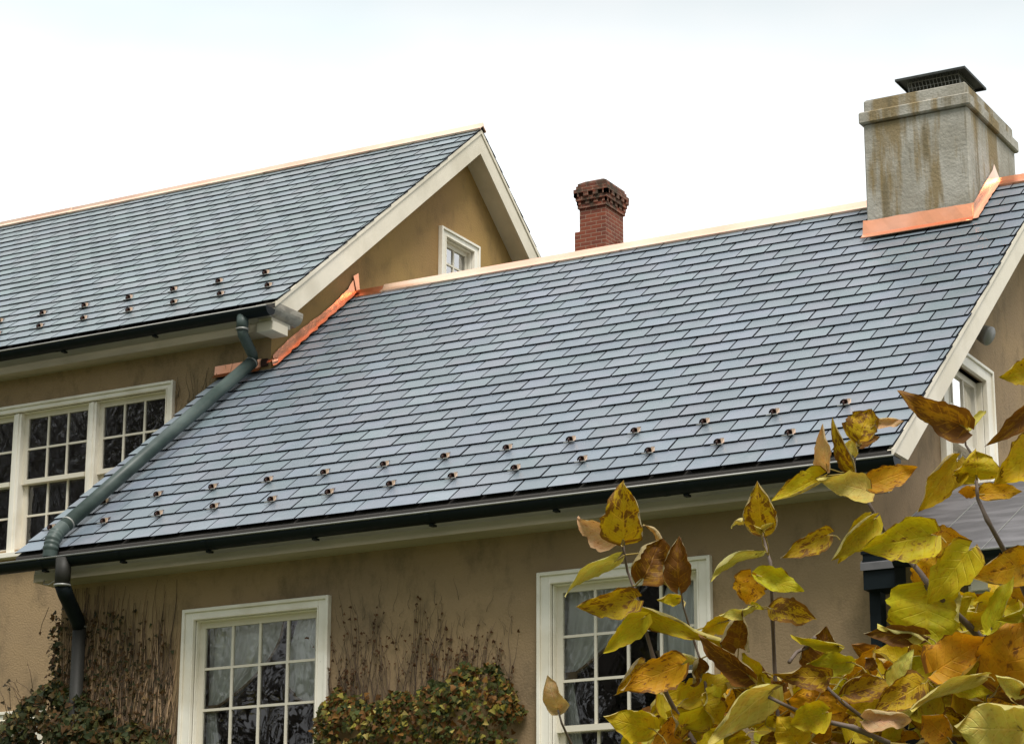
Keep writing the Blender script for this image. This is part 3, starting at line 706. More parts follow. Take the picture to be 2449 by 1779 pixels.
for i in range(15):
    x = fx0 + (fx1 - fx0) * i / 14
    for yy in (fy0, fy1): mb.tube([(x, yy, 9.84), (x + .012, yy, 9.90), (x, yy, 9.955), (x, yy, 10.0)], .0035, 4)
for i in range(12):
    yy = fy0 + (fy1 - fy0) * i / 11
    for x in (fx0, fx1): mb.tube([(x, yy, 9.84), (x, yy + .012, 9.90), (x, yy, 10.0)], .0035, 4)
for z in (9.87, 9.92, 9.97):
    mb.tube([(fx0, fy0, z), (fx1, fy0, z), (fx1, fy1, z), (fx0, fy1, z), (fx0, fy0, z)], .003, 4)
mb.build('flue_mesh', [M['gutter_lip'], M['lid']], chim)
mb = MB(); mb.box(-6.53, -6.49, CY0 + .02, CY0 + .05, 9.715, 9.722)
# copper apron and side flashing of the chimney
mb = MB(); rnd = random.Random(8)
n = 12; A_, B_, D_ = [], [], []
for i in range(n + 1):
    x = CX0 - .03 + (CX1 - CX0 + .055) * i / n
    A_.append(Vector((x, CY0 - .012 + rnd.uniform(-.003, .002), 8.605 + rnd.uniform(-.003, .003)))); B_.append(Vector((x, CY0 - .035 + rnd.uniform(-.002, .002), 8.475))); D_.append(onB(x, CY0 - .085, .016))
sheet(mb, list(zip(A_, B_))); sheet(mb, list(zip(B_, D_)))
mb.tube([d + Vector((0, -.004, .004)) for d in D_], .006, 5); 
mb.build('flashing', M['copper'], chim)
mb = MB(); up, lo, ot = [], [], []
for i in range(15):
    t = i / 14; y = CY0 - .04 + (YRB + .02 - CY0) * t; p = onB(CX1, y)
    up.append(Vector((CX1 + .010, y, p.z + .12 + .03 * t))); lo.append(Vector((CX1 + .018, y, p.z + .01))); ot.append(onB(CX1 + .06 + rnd.uniform(-.006, .006), y, .012))
up[-1].z += .03
sheet(mb, list(zip(up, lo))); sheet(mb, list(zip(lo, ot)))
mb.add([up[-1], lo[-1], Vector((CX1 + .014, YRB + .16, ZRB + .03))], [(0, 1, 2)])
mb.build('flashing', M['copper_skylit'], chim)

# ---- brick chimney on the rear wing
BX0, BX1, BY0, BY1 = -14.148, -13.766, 27.0, 27.52
mb = MB()
mb.box(BX0, BX1, BY0, BY1, 6, 12.56)
mb.box(BX0 - .075, BX0, BY0, BY1, 6, 12.14); mb.box(BX1, BX1 + .05, BY0 + .3, BY1 + .03, 6, 12.05)
def ringbox(e, z0, z1, mi=1, tooth=False):
    if not tooth: mb.box(BX0 - e, BX1 + e, BY0 - e, BY1 + e, z0, z1, mi); return
    mb.box(BX0 - .004, BX1 + .004, BY0 - .004, BY1 + .004, z0, z1, mi)
    w_ = (BX1 - BX0 + 2 * e) / 7
    for i in range(0, 7, 2):
        a = BX0 - e + i * w_; mb.box(a, a + w_, BY0 - e, BY0 - .004, z0, z1, mi)
    w_ = (BY1 - BY0 + 2 * e) / 9
    for i in range(0, 9, 2):
        a = BY0 - e + i * w_; mb.box(BX1 + .004, BX1 + e, a, a + w_, z0, z1, mi); mb.box(BX0 - e, BX0 - .004, a, a + w_, z0, z1, mi)
ringbox(.020, 12.45, 12.50, 1); ringbox(.028, 12.50, 12.553, 1, True); ringbox(.040, 12.553, 12.605, 1); ringbox(.058, 12.605, 12.66, 1, True); ringbox(.060, 12.66, 12.71, 1); ringbox(.035, 12.71, 12.76, 1); ringbox(.018, 12.76, 12.80, 1)
e = .014; t_ = .07; z0, z1 = 12.80, 12.845
x0, x1, y0, y1 = BX0 - e, BX1 + e, BY0 - e, BY1 + e
mb.add([(x0, y0, z0), (x1, y0, z0), (x1, y1, z0), (x0, y1, z0), (x0 + t_, y0 + t_, z1), (x1 - t_, y0 + t_, z1), (x1 - t_, y1 - t_, z1), (x0 + t_, y1 - t_, z1)], [(0, 1, 5, 4), (1, 2, 6, 5), (2, 3, 7, 6), (3, 0, 4, 7), (4, 5, 6, 7)], 1)
bc = mb.build('chimney', [M['brick'], M['brickmoss']], house); bc['label'] = 'red brick chimney with corbelled top'

# ---- porch at the right: seamed roof, gutter, pale siding
PX0, PX1 = XWR + .005, -1.2
mb = MB(); sp = .5
mb.prism([(15.48, 4.90), (17.3, 4.90 + 1.82 * sp), (19.12, 4.90), (19.12, 4.84), (17.3, 4.84 + 1.82 * sp), (15.48, 4.85)], PX0, PX1)
pr_ = mb.build('roof', M['porchroof'], house); pr_['label'] = 'low dark metal roof of the side porch'
mb = MB()
for x in (-5.965, -5.55, -5.12, -4.70, -4.28, -3.86, -3.44, -3.02):
    mb.prism([(15.49, 4.905), (17.3, 4.90 + 1.82 * sp + .002), (17.3, 4.90 + 1.82 * sp + .009), (15.49, 4.914)][::-1], x - .002, x + .002)
mb.build('seam', M['gutter_lip'], pr_)
mb = MB()
for i in range(22):
    z = 4.62 - i * .13
    mb.prism([(15.62, z), (15.64, z), (15.64, z + .13), (15.635, z + .13)], -5.22, PX1)
mb.build('siding', M['siding'], house)
mb = MB(); mb.box(-5.22, PX1, 15.56, 15.60, 4.66, 4.80); mb.box(-5.25, -5.22, 15.60, 15.66, 1, 4.7); mb.build('fascia', M['trim'], house)
mb = MB(); mb.box(PX0, -5.25, 16.2, 16.25, 0, 4.66); mb.build('porch_shade_panel', M['dark'], house)  # dark panel standing in for shade inside the open porch
gutter(-5.70, PX1, 15.43, 4.89, .055, house, [-4.9, -3.9])
mb = MB(); mb.box(-5.955, -5.73, 15.50, 15.72, 4.72, 4.965); mb.box(-5.965, -5.72, 15.49, 15.725, 4.965, 4.985)  # black box added in place of the shaded void under the porch roof
d_ = mb.build('downspout', M['gutter'], house); d_['label'] = 'black box standing in for the dark porch gap at the right corner'
mb = MB(); mb.box(-5.955, -5.875, 15.60, 15.70, 0.1, 4.72); mb.build('pipe', M['gutter'], d_)

# ---- wall lamp on the right gable
lamp = empty('wall_lamp', (XWR, 18.2, 7.22), 'round grey flood lamp on the right gable wall under the white rake board', 'lamp')
mb = MB(); c_ = Vector((XWR + .11, 18.14, 7.21)); ax = Vector((.75, -.1, -.45)).normalized()
mb.tube([c_ - ax * .12, c_ - ax * .09, c_ - ax * .02, c_ + ax * .035, c_ + ax * .04], [.025, .05, .072, .08, .076], 20); mb.build('lamp_head', M['lamp'], lamp)
mb = MB(); mb.tube([(XWR, 18.14, 7.26), (XWR + .05, 18.14, 7.26), c_ - ax * .1], .015, 8); mb.tube([(XWR, 18.14, 7.26), (XWR + .02, 18.14, 7.26)], .05, 14); mb.build('bracket', M['lamp'], lamp)

# ------------------------------------------------------------------ leaves
def leaf_material(name, small=False):
    m = bpy.data.materials.new(name); m.use_nodes = True; t = m.node_tree; t.nodes.clear()
    o = N(t, 'ShaderNodeOutputMaterial'); p = N(t, 'ShaderNodeBsdfPrincipled'); p.inputs['Roughness'].default_value = .55; p.inputs['Specular IOR Level'].default_value = .2
    at = lambda n_: (lambda a: (setattr(a, 'attribute_name', n_), a)[1])(N(t, 'ShaderNodeAttribute'))
    lf = at('lf'); ti = at('tint'); bl = at('blot')
    sp_ = N(t, 'ShaderNodeSeparateXYZ'); t.links.new(lf.outputs['Vector'], sp_.inputs[0])
    s_, t_, seed = sp_.outputs
    ab = MA(t, 'ABSOLUTE', s_)
    cv = N(t, 'ShaderNodeCombineXYZ'); t.links.new(MA(t, 'MULTIPLY', s_, .7), cv.inputs[0]); t.links.new(t_, cv.inputs[1]); t.links.new(seed, cv.inputs[2])
    n1 = N(t, 'ShaderNodeTexNoise', Scale=4.5, Detail=7., Roughness=.65); t.links.new(cv.outputs[0], n1.inputs['Vector'])
    n2 = N(t, 'ShaderNodeTexNoise', Scale=1.6, Detail=3.); t.links.new(cv.outputs[0], n2.inputs['Vector'])
    n3 = N(t, 'ShaderNodeTexNoise', Scale=16., Detail=4.); t.links.new(cv.outputs[0], n3.inputs['Vector'])
    # veins: midrib + side veins rising towards the tip
    wob = MA(t, 'MULTIPLY_ADD', n2.outputs['Fac'], .05, -.025)
    mid = MA(t, 'SUBTRACT', 1.0, MA(t, 'MULTIPLY', MA(t, 'ABSOLUTE', MA(t, 'ADD', s_, wob)), 22.0), clamp=True)
    ph = MA(t, 'MULTIPLY', MA(t, 'SUBTRACT', MA(t, 'ADD', t_, wob), MA(t, 'MULTIPLY', MA(t, 'POWER', ab, .85), .30)), 6.5)
    fr = MA(t, 'ABSOLUTE', MA(t, 'SUBTRACT', MA(t, 'FRACT', ph), .5))
    side = MA(t, 'MULTIPLY', MA(t, 'MULTIPLY_ADD', fr, 11.0, -4.5, clamp=True), MA(t, 'SUBTRACT', 1.15, ab, clamp=True))
    vein = MA(t, 'MAXIMUM', mid, side)
    # blotches: dry brown patches between the veins and along the margin
    thr = MA(t, 'SUBTRACT', .78, MA(t, 'MULTIPLY', bl.outputs['Fac'], .42))
    edge = MA(t, 'MULTIPLY', MA(t, 'POWER', ab, 6.0), .16)
    q = MA(t, 'SUBTRACT', MA(t, 'ADD', MA(t, 'MULTIPLY_ADD', n3.outputs['Fac'], .18, -.09), MA(t, 'ADD', n1.outputs['Fac'], edge)), MA(t, 'ADD', thr, MA(t, 'MULTIPLY', vein, .16)))
    bm = MA(t, 'MULTIPLY', q, 14.0, clamp=True)
    # fine dark specks
    vo = N(t, 'ShaderNodeTexVoronoi', Scale=9.); t.links.new(cv.outputs[0], vo.inputs['Vector'])
    sk = MA(t, 'MULTIPLY', MA(t, 'SUBTRACT', .10, vo.outputs['Distance']), 14.0, clamp=True)
    sk = MA(t, 'MULTIPLY', sk, MA(t, 'GREATER_THAN', n2.outputs['Fac'], .5))
    def mixc(f, a, b, bt='MIX'):
        x = N(t, 'ShaderNodeMix'); x.data_type = 'RGBA'; x.blend_type = bt
        for k, v in (('Factor', f), ('A', a), ('B', b)):
            if isinstance(v, (int, float)): x.inputs[k].default_value = v
            elif isinstance(v, tuple): x.inputs[k].default_value = (*v, 1)
            else: t.links.new(v, x.inputs[k])
        return x.outputs['Result']
    col = mixc(MA(t, 'MULTIPLY_ADD', n2.outputs['Fac'], 3.2, -1.2, clamp=True), ti.outputs['Color'], mixc(1., ti.outputs['Color'], (.90, 1.02, 1.0), 'MULTIPLY'))
    col = mixc(MA(t, 'MULTIPLY_ADD', n1.outputs['Fac'], 2.6, -1.15, clamp=True), col, mixc(1., col, (1.06, .72, .6), 'MULTIPLY'))
    col = mixc(MA(t, 'MULTIPLY', vein, .45), col, mixc(1., col, (1.35, 1.35, 2.2), 'MULTIPLY'))
    col = mixc(MA(t, 'MULTIPLY_ADD', n3.outputs['Fac'], 4.0, -2.1, clamp=True), col, mixc(1., col, (.72, .62, .55), 'MULTIPLY'))
    brown = mixc(n3.outputs['Fac'], (.06, .022, .005), (.20, .085, .015))
    col = mixc(MA(t, 'MULTIPLY', bm, .9), col, brown)
    col = mixc(MA(t, 'MULTIPLY', sk, .7), col, (.06, .03, .006))
    gm = N(t, 'ShaderNodeNewGeometry')
    back = mixc(.55, col, (.44, .40, .20))
    col = mixc(MA(t, 'MULTIPLY', gm.outputs['Backfacing'], .9), col, back)
    t.links.new(col, p.inputs['Base Color'])
    bp = N(t, 'ShaderNodeBump', Strength=.5, Distance=.004)
    t.links.new(MA(t, 'ADD', MA(t, 'MULTIPLY', vein, -.6), MA(t, 'MULTIPLY', n1.outputs['Fac'], .8)), bp.inputs['Height']); t.links.new(bp.outputs[0], p.inputs['Normal'])
    tr = N(t, 'ShaderNodeBsdfTranslucent'); t.links.new(mixc(1., col, (1.2, 1.05, .5), 'MULTIPLY'), tr.inputs[0])
    mix = N(t, 'ShaderNodeMixShader'); mix.inputs[0].default_value = .28
    t.links.new(p.outputs[0], mix.inputs[1]); t.links.new(tr.outputs[0], mix.inputs[2]); t.links.new(mix.outputs[0], o.inputs[0])
    return m
M['leaf'] = leaf_material('autumn_leaf')
M['ivyleaf'] = leaf_material('ivy_leaf')
for n_ in M['ivyleaf'].node_tree.nodes:
    if n_.type == 'BSDF_PRINCIPLED': n_.inputs['Roughness'].default_value = .6; n_.inputs['Specular IOR Level'].default_value = .22

class Leaves:
    def __init__(s): s.v = []; s.f = []; s.lf = []; s.ti = []; s.bl = []; s.n = 0
    def grid(s, P, S, T, seed, tint, blot):
        P = np.asarray(P, float); r, c = P.shape[:2]; b = s.n
        s.v.append(P.reshape(-1, 3)); idx = np.arange(r * c).reshape(r, c) + b
        s.f.append(np.stack([idx[:-1, :-1], idx[:-1, 1:], idx[1:, 1:], idx[1:, :-1]], -1).reshape(-1, 4))
        s.lf.append(np.stack([S.reshape(-1), T.reshape(-1), np.full(r * c, seed)], -1))
        s.ti.append(np.tile(np.array([*tint, 1.0]), (r * c, 1))); s.bl.append(np.full(r * c, blot)); s.n += r * c
    def build(s, name, m, parent):
        v = np.concatenate(s.v); f = np.concatenate(s.f)
        me = bpy.data.meshes.new(name); me.vertices.add(len(v)); me.vertices.foreach_set('co', v.reshape(-1).astype('f'))
        me.loops.add(f.size); me.loops.foreach_set('vertex_index', f.reshape(-1)); me.polygons.add(len(f)); me.polygons.foreach_set('loop_start', np.arange(0, f.size, 4)); 
        me.update(calc_edges=True); me.validate()
        me.polygons.foreach_set('use_smooth', [True] * len(me.polygons))
        a = me.attributes.new('lf', 'FLOAT_VECTOR', 'POINT'); a.data.foreach_set('vector', np.concatenate(s.lf).reshape(-1).astype('f'))
        a = me.color_attributes.new('tint', 'FLOAT_COLOR', 'POINT'); a.data.foreach_set('color', np.concatenate(s.ti).reshape(-1).astype('f'))
        a = me.attributes.new('blot', 'FLOAT', 'POINT'); a.data.foreach_set('value', np.concatenate(s.bl).astype('f'))
        me.materials.append(m); me.update()
        o = bpy.data.objects.new(name, me); C.objects.link(o)
        if parent: o.parent = parent; o.matrix_parent_inverse = Matrix.Translation(-world_loc(parent))
        return o

PT = np.array([0, .02, .07, .15, .27, .40, .53, .66, .78, .88, .95, 1.0]); PW = np.array([.12, .50, .85, .99, 1.03, 1.0, .90, .73, .50, .27, .12, .0])
def big_leaf(L_, base, tip, W, nrm, roll=0., curl=.6, curl2=None, bend=0., wav=.12, tint=(.36, .25, .015), blot=.3, flip=False, rnd=random, nc=11, nr=15):
    base = np.array(base); tip = np.array(tip); ax = tip - base; Ln = np.linalg.norm(ax); ax = ax / Ln
    n0 = np.array(nrm) - ax * np.dot(nrm, ax); n0 /= np.linalg.norm(n0); s0 = np.cross(ax, n0)
    c, s_ = math.cos(roll), math.sin(roll); sd = s0 * c + n0 * s_; nn = -s0 * s_ + n0 * c
    if flip: sd = -sd; nn = -nn
    if curl2 is None: curl2 = curl
    S, T = np.meshgrid(np.linspace(-1, 1, nc), np.linspace(0, 1, nr)); 
    ph = [rnd.uniform(0, 6.28) for _ in range(6)]
    w = np.interp(T, PT, PW) * (1 + .06 * np.sin(T * 23 + ph[0] + (S > 0) * 2) * (abs(S) > .9) + .045 * np.sin(T * 41 + ph[3]) * (abs(S) > .9) + .05 * np.sin(T * 11 + ph[1] + (S > 0) * 1.3) * (abs(S) > .7))
    cu = np.where(S < 0, curl, curl2) + .25 * np.sin(T * 3 + ph[2])
    kr = np.where(S < 0, rnd.choice([0, 0, .5, 3.2]), rnd.choice([0, 0, .5, 3.2])) * (.4 + .6 * np.sin(T * 3.1 + ph[2]) ** 2)   # dry margins roll over
    g = np.linspace(0, 1, 41); X = np.zeros_like(S); Z = np.zeros_like(S)
    for i in range(S.shape[0]):
        for sg in (-1, 1):
            cols = np.where(np.sign(S[i]) == sg)[0]
            if len(cols) == 0: continue
            a_ = cu[i, cols[0]] * g + kr[i, cols[0]] * np.maximum(0, g - .62) ** 1.1 * 2.0
            xi = np.concatenate([[0], np.cumsum(np.cos(a_[:-1]))]) / 40; zi = np.concatenate([[0], np.cumsum(np.sin(a_[:-1]))]) / 40
            X[i, cols] = sg * np.interp(abs(S[i, cols]), g, xi); Z[i, cols] = np.interp(abs(S[i, cols]), g, zi)
    X = X * W * w; Z = Z * W * w
    Z = Z + W * wav * S * S * np.sin(T * 9 + ph[3] + np.where(S > 0, 1.7, 0)) + W * wav * .5 * np.sin(T * 5 + S * 2 + ph[4])
    A = Ln * (T - .16 * abs(S) ** 1.5 * (1 - T) ** 5) ; Z = Z + bend * Ln * (T * (1 - T) * 2.0) + W * .35 * np.sin(T * 2.5 + ph[5]) * S * .3
    Z = Z + W * .045 * np.sin(T * 31 + S * 7 + ph[0]) * np.sin(S * 6 + T * 9 + ph[1]) + W * .10 * np.sin(T * 13 + ph[5]) * abs(S) ** 3
    P = base + A[..., None] * ax + X[..., None] * sd + Z[..., None] * nn
    L_.grid(P, S, T, rnd.uniform(0, 60), tint, blot)

TY = {'Y': ((.47, .33, .010), .32), 'B': ((.42, .26, .010), .72), 'D': ((.25, .12, .010), .85), 'O': ((.50, .25, .010), .48), 'G': ((.42, .35, .012), .22),
      'P': ((.56, .47, .11), .2), 'K': ((.52, .33, .18), .30), 'S': ((.44, .33, .010), .42)}
cA = lambda a, b: (1250 + a / 5.4925, 1130 + b / 5.4925)
c1b = lambda a, b: (1300 + a / 2.54, 1130 + b / 2.54)
cC = lambda a, b: (1650 + a / 5.4925, 1130 + b / 5.4925)
c8 = lambda a, b: (1900 + a / 4.12, 1000 + b / 4.12)
cG = lambda a, b: (1650 + a / 3.78, 880 + b / 3.78)
c2b = lambda a, b: (1850 + a / 2.539, 1130 + b / 2.539)
cH = lambda a, b: (2000 + a / 2.5345, 500 + b / 2.5345)
SC = {cA: 5.4925, c1b: 2.54, cC: 5.4925, c8: 4.12, cG: 3.78, c2b: 2.539, cH: 2.5345}
# observed leaves: crop, base, tip, visible half width, roll deg, curl L, curl R, bend, type, depth (m along the view)
LV = [
 (cA, 1320, 850, 1330, 115, 262, 0, .5, .5, .1, 'B', 4.60), (cA, 1175, 880, 715, 590, 120, 35, 1.2, .4, .1, 'K', 4.66),
 (cA, 1235, 1150, 555, 1630, 85, 40, 1.7, .6, -.25, 'P', 4.62), (c1b, 600, 640, 720, 400, 120, -10, 1.0, 1.2, .1, 'D', 4.60),
 (c1b, 700, 640, 760, 430, 100, 15, .6, .9, .1, 'D', 4.63), (c1b, 825, 690, 822, 385, 90, 10, 1.0, 1.1, .15, 'D', 4.57), (c1b, 718, 440, 600, 322, 11, 60, 1.5, 1.5, -.3, 'K', 4.65),
 (c1b, 548, 768, 196, 815, 88, 10, .6, .8, .1, 'B', 4.58), (c1b, 822, 762, 690, 772, 36, 20, .6, .6, 0, 'Y', 4.70),
 (c1b, 595, 850, 1000, 1000, 70, -15, .9, 1.3, .1, 'S', 4.60), (c1b, 605, 880, 362, 1095, 66, 15, .7, .9, -.1, 'G', 4.55), (c1b, 1085, 1030, 745, 925, 28, 50, 1.6, .8, -.1, 'G', 4.62),
 (c1b, 610, 1160, 432, 1350, 70, 10, .9, .9, .1, 'B', 4.64), (c1b, 832, 1165, 470, 1320, 92, 10, .7, .7, -.05, 'O', 4.56), (c1b, 935, 1140, 905, 1300, 42, 30, 1.6, 1.6, .1, 'D', 4.64), (c1b, 925, 1130, 800, 1085, 20, 50, 1.5, 1.5, 0, 'P', 4.66),
 (c1b, 655, 1555, 365, 1480, 100, 5, .4, .5, .05, 'Y', 4.52), (c1b, 630, 1648, 712, 1535, 24, 30, 1.2, 1.2, 0, 'P', 4.55), (c1b, 88, 1432, 22, 1232, 62, 15, 1.6, 1.2, .1, 'K', 4.70),
 (c1b, 862, 1375, 1185, 1235, 78, 10, .6, .7, .1, 'Y', 4.66), (c1b, 735, 1350, 1000, 1560, 135, 5, .5, .6, .05, 'Y', 4.72), (c1b, 760, 1500, 960, 1720, 120, -10, .6, .6, 0, 'Y', 4.68), (c1b, 1380, 1330, 1000, 1645, 110, 12, .8, .9, -.15, 'P', 4.45),
 (c1b, 1115, 900, 958, 965, 58, 10, .6, .7, 0, 'Y', 4.66), (c1b, 1185, 1060, 1215, 815, 95, 15, 1.0, 1.3, .1, 'D', 4.60), (c1b, 1265, 812, 1068, 868, 26, 40, 1.4, 1.0, .1, 'P', 4.58), (c1b, 1265, 812, 1340, 830, 24, 20, .8, .8, 0, 'G', 4.60),
 (c1b, 1245, 1230, 940, 985, 72, 15, .9, 1.2, .1, 'D', 4.58), (c1b, 1140, 1200, 1090, 1060, 50, 0, .5, .5, 0, 'Y', 4.68),
 (c1b, 1325, 345, 1298, 52, 108, 5, 1.0, .8, .1, 'B', 4.62), (c1b, 1300, 490, 1014, 668, 30, 45, 1.6, 1.1, -.35, 'P', 4.62), (c1b, 1205, 280, 1138, 330, 18, 40, 1.5, 1.5, -.2, 'P', 4.62), (c1b, 1330, 355, 1275, 315, 14, 30, 1.4, 1.4, 0, 'P', 4.60), (c1b, 1330, 355, 1400, 305, 16, 30, 1.4, 1.4, .1, 'P', 4.60),
 (c1b, 1265, 612, 1228, 800, 92, 5, .6, .7, .1, 'O', 4.62), (cC, 905, 1350, 1500, 1560, 150, 10, .7, .8, -.05, 'G', 4.56), (cC, 1690, 60, 1085, 370, 120, 8, 2.3, .6, .05, 'S', 4.58), (c8, 695, 705, 232, 610, 118, 8, 1.5, .7, -.05, 'P', 4.50),
 (cC, 1790, 830, 1190, 1120, 135, 10, 1.1, .9, .12, 'B', 4.60), (c8, 775, 1000, 360, 1400, 105, 12, .8, 1.9, -.1, 'G', 4.52), (c8, 720, 1000, 420, 1440, 85, 0, .8, .9, 0, 'S', 4.55),
 (c8, 1335, 1150, 650, 1290, 205, 5, .7, .7, .05, 'S', 4.45), (c8, 1590, 430, 1215, 925, 150, 8, .9, .7, .1, 'Y', 4.55), (c8, 1800, 585, 1790, 325, 235, 0, .7, .7, .05, 'S', 4.52), (c8, 2450, 260, 1960, 640, 190, 8, .6, .8, .05, 'Y', 4.50),
 (c8, 1845, 748, 2245, 722, 88, 5, .6, .8, .1, 'O', 4.54), (c8, 1790, 705, 1608, 725, 72, 10, .7, .7, 0, 'O', 4.58), (c8, 735, 660, 1205, 490, 112, 8, .8, .7, .05, 'O', 4.60), (c8, 1470, 690, 1330, 730, 50, 20, 1.6, 1.4, 0, 'O', 4.60),
 (c8, 1285, 1230, 1720, 1190, 145, 5, .5, .7, .05, 'O', 4.56), (c8, 1300, 1620, 1400, 1310, 170, 0, .6, .6, .1, 'O', 4.66), (c2b, 1185, 475, 930, 800, 125, 5, 1.0, .7, .1, 'G', 4.45), (c2b, 1521, 560, 1190, 640, 115, 5, .6, .7, .05, 'O', 4.55),
 (cG, 1530, 645, 1640, 368, 150, 5, .7, 1.2, .1, 'B', 4.58), (cG, 1700, 500, 1940, 480, 48, 20, 1.6, .8, 0, 'K', 4.57), (cG, 1530, 690, 1722, 618, 46, 10, 1.0, .8, 0, 'D', 4.62), (cG, 1235, 885, 1200, 505, 66, 20, 1.5, 1.4, .1, 'K', 4.60), (cG, 1460, 900, 1285, 458, 66, 15, 1.1, 1.2, .15, 'B', 4.58), (cG, 1470, 780, 1480, 620, 50, 20, 1.5, 1.5, 0, 'P', 4.60),
 (cH, 765, 1315, 372, 1105, 92, 10, .9, .6, .12, 'D', 4.52), (cH, 772, 1322, 618, 1270, 32, 15, 1.2, .8, 0, 'B', 4.54), (cH, 790, 1345, 908, 1222, 26, 30, 1.3, 1.3, 0, 'P', 4.54), (cH, 1220, 1190, 893, 1440, 66, 15, 1.2, .8, .12, 'D', 4.50), (cH, 1230, 960, 985, 1020, 88, 5, .6, .8, .1, 'S', 4.54), (cH, 790, 1345, 775, 1400, 14, 10, 1, 1, 0, 'D', 4.54),
 (c2b, 935, 720, 930, 1080, 240, 0, .4, .5, .05, 'G', 4.58), (c2b, 900, 985, 548, 975, 58, 12, 1.3, .9, .1, 'D', 4.52), (c2b, 880, 990, 630, 930, 24, 40, 1.5, 1.5, 0, 'P', 4.51), (c2b, 745, 1285, 850, 1070, 66, 10, .9, .8, .1, 'P', 4.44), (c2b, 740, 1295, 980, 1120, 125, 5, .5, .6, .05, 'S', 4.52),
 (c2b, 985, 1205, 1300, 1000, 130, 8, .7, .8, -.05, 'O', 4.42), (c2b, 1380, 1275, 1521, 850, 170, 5, .8, .7, .1, 'O', 4.40), (c2b, 1650, 830, 1360, 900, 55, 20, 1.5, .8, 0, 'G', 4.38), (c2b, 1325, 935, 1460, 630, 62, 15, .9, 1.1, .1, 'G', 4.50), (c2b, 1250, 1240, 830, 1440, 42, 40, 1.7, .9, -.15, 'P', 4.38),
 (c2b, 1500, 1565, 1100, 1540, 190, 8, .6, .6, -.05, 'P', 4.25), (c2b, 885, 1285, 595, 1460, 100, 8, .8, .9, .1, 'B', 4.42), (c2b, 440, 1345, 730, 1265, 85, 8, .9, .8, .1, 'B', 4.46), (c2b, 235, 1450, 245, 1270, 165, 5, .5, .6, .05, 'O', 4.48), (c2b, 315, 1455, 95, 1530, 82, 12, .9, .9, -.1, 'Y', 4.35),
 (c2b, 560, 1500, 840, 1500, 75, 20, 1.3, .9, -.1, 'K', 4.34), (c2b, 310, 1235, -10, 1220, 60, 15, 1.0, .9, .1, 'B', 4.46), (c2b, 290, 1190, 320, 930, 125, 8, .8, 1.0, .1, 'D', 4.54), (c2b, 385, 1050, 105, 990, 34, 30, 1.3, .8, .1, 'G', 4.50), (c2b, 460, 1150, 200, 1160, 60, 20, .9, .7, 0, 'G', 4.48), (c2b, 5, 830, 262, 890, 72, 10, .7, .8, .1, 'B', 4.58),
 (c2b, 1120, 1300, 1350, 1330, 70, 10, .8, .8, 0, 'G', 4.44), (c2b, 1050, 1600, 900, 1470, 100, 5, .7, .7, 0, 'O', 4.46), (c2b, 1521, 1320, 1350, 1230, 60, 20, 1, 1, 0, 'P', 4.36), (c2b, 620, 1180, 560, 1120, 40, 20, 1, 1, 0, 'D', 4.50), (c2b, 150, 1648, 20, 1480, 110, 5, .6, .6, 0, 'Y', 4.40), (c2b, 680, 1360, 440, 1450, 80, 10, .8, .6, 0, 'Y', 4.52),
]
shrub = empty('shrub', (-2.2, 4.9, 0), 'tall autumn shrub with large yellow and brown leaves in front of the house', 'shrub')
# stems: observed pixel paths with depth; each runs on down to the root
ST = [([c1b(482, 450), c1b(510, 600), c1b(560, 730), c1b(610, 920), c1b(672, 1140), c1b(750, 1350), c1b(830, 1500), c1b(930, 1660)], 4.62, .0022, .0055),
      ([c1b(1322, 350), c1b(1345, 430), c1b(1378, 545), c1b(1385, 700), c1b(1392, 900), c1b(1402, 1150), c1b(1415, 1400), c1b(1440, 1660)], 4.64, .0022, .0048),
      ([c8(1790, 560), c8(1805, 790), c8(1900, 1000), c8(2010, 1200), c8(2120, 1400), c8(2250, 1660), c2b(1600, 900)], 4.53, .0030, .0065),
      ([c8(680, 710), c8(740, 850), c8(830, 1020), c8(940, 1200), c8(1090, 1350), c8(1240, 1520), c2b(950, 690), c2b(1080, 830), c2b(1220, 960), c2b(1330, 1100)], 4.60, .0030, .0070),
      ([c1b(88, 1440), c1b(110, 1520), c1b(165, 1640), c1b(230, 1760)], 4.70, .0018, .003),
      ([c1b(832, 690), c1b(850, 820), c1b(920, 1040), c1b(965, 1180), c1b(990, 1330)], 4.66, .0015, .003),
      ([cG(1530, 700), cG(1500, 780), cG(1480, 860), c8(600, 560), c8(680, 720)], 4.60, .002, .003),
      ([cH(775, 1360), cH(785, 1430), c8(1790, 420), c8(1790, 560)], 4.55, .0018, .003),
      ([c2b(290, 1255), c2b(350, 1330), c2b(430, 1400), c2b(560, 1500)], 4.55, .003, .004), ([c2b(308, 1508), c2b(390, 1525), c2b(480, 1545), c2b(700, 1640)], 4.36, .004, .005),
      ([c2b(-30, 1360), c2b(50, 1400), c2b(145, 1445), c2b(300, 1530)], 4.45, .003, .004), ([c2b(1380, 1472), c2b(1450, 1460), c2b(1530, 1440)], 4.30, .003, .004), ([c2b(95, 1150), c2b(140, 1090), c2b(200, 1060), c2b(250, 1000)], 4.50, .003, .004)]
ROOT = Vector((-2.05, 4.85, 0)); stem_pts = []
rnd = random.Random(11)
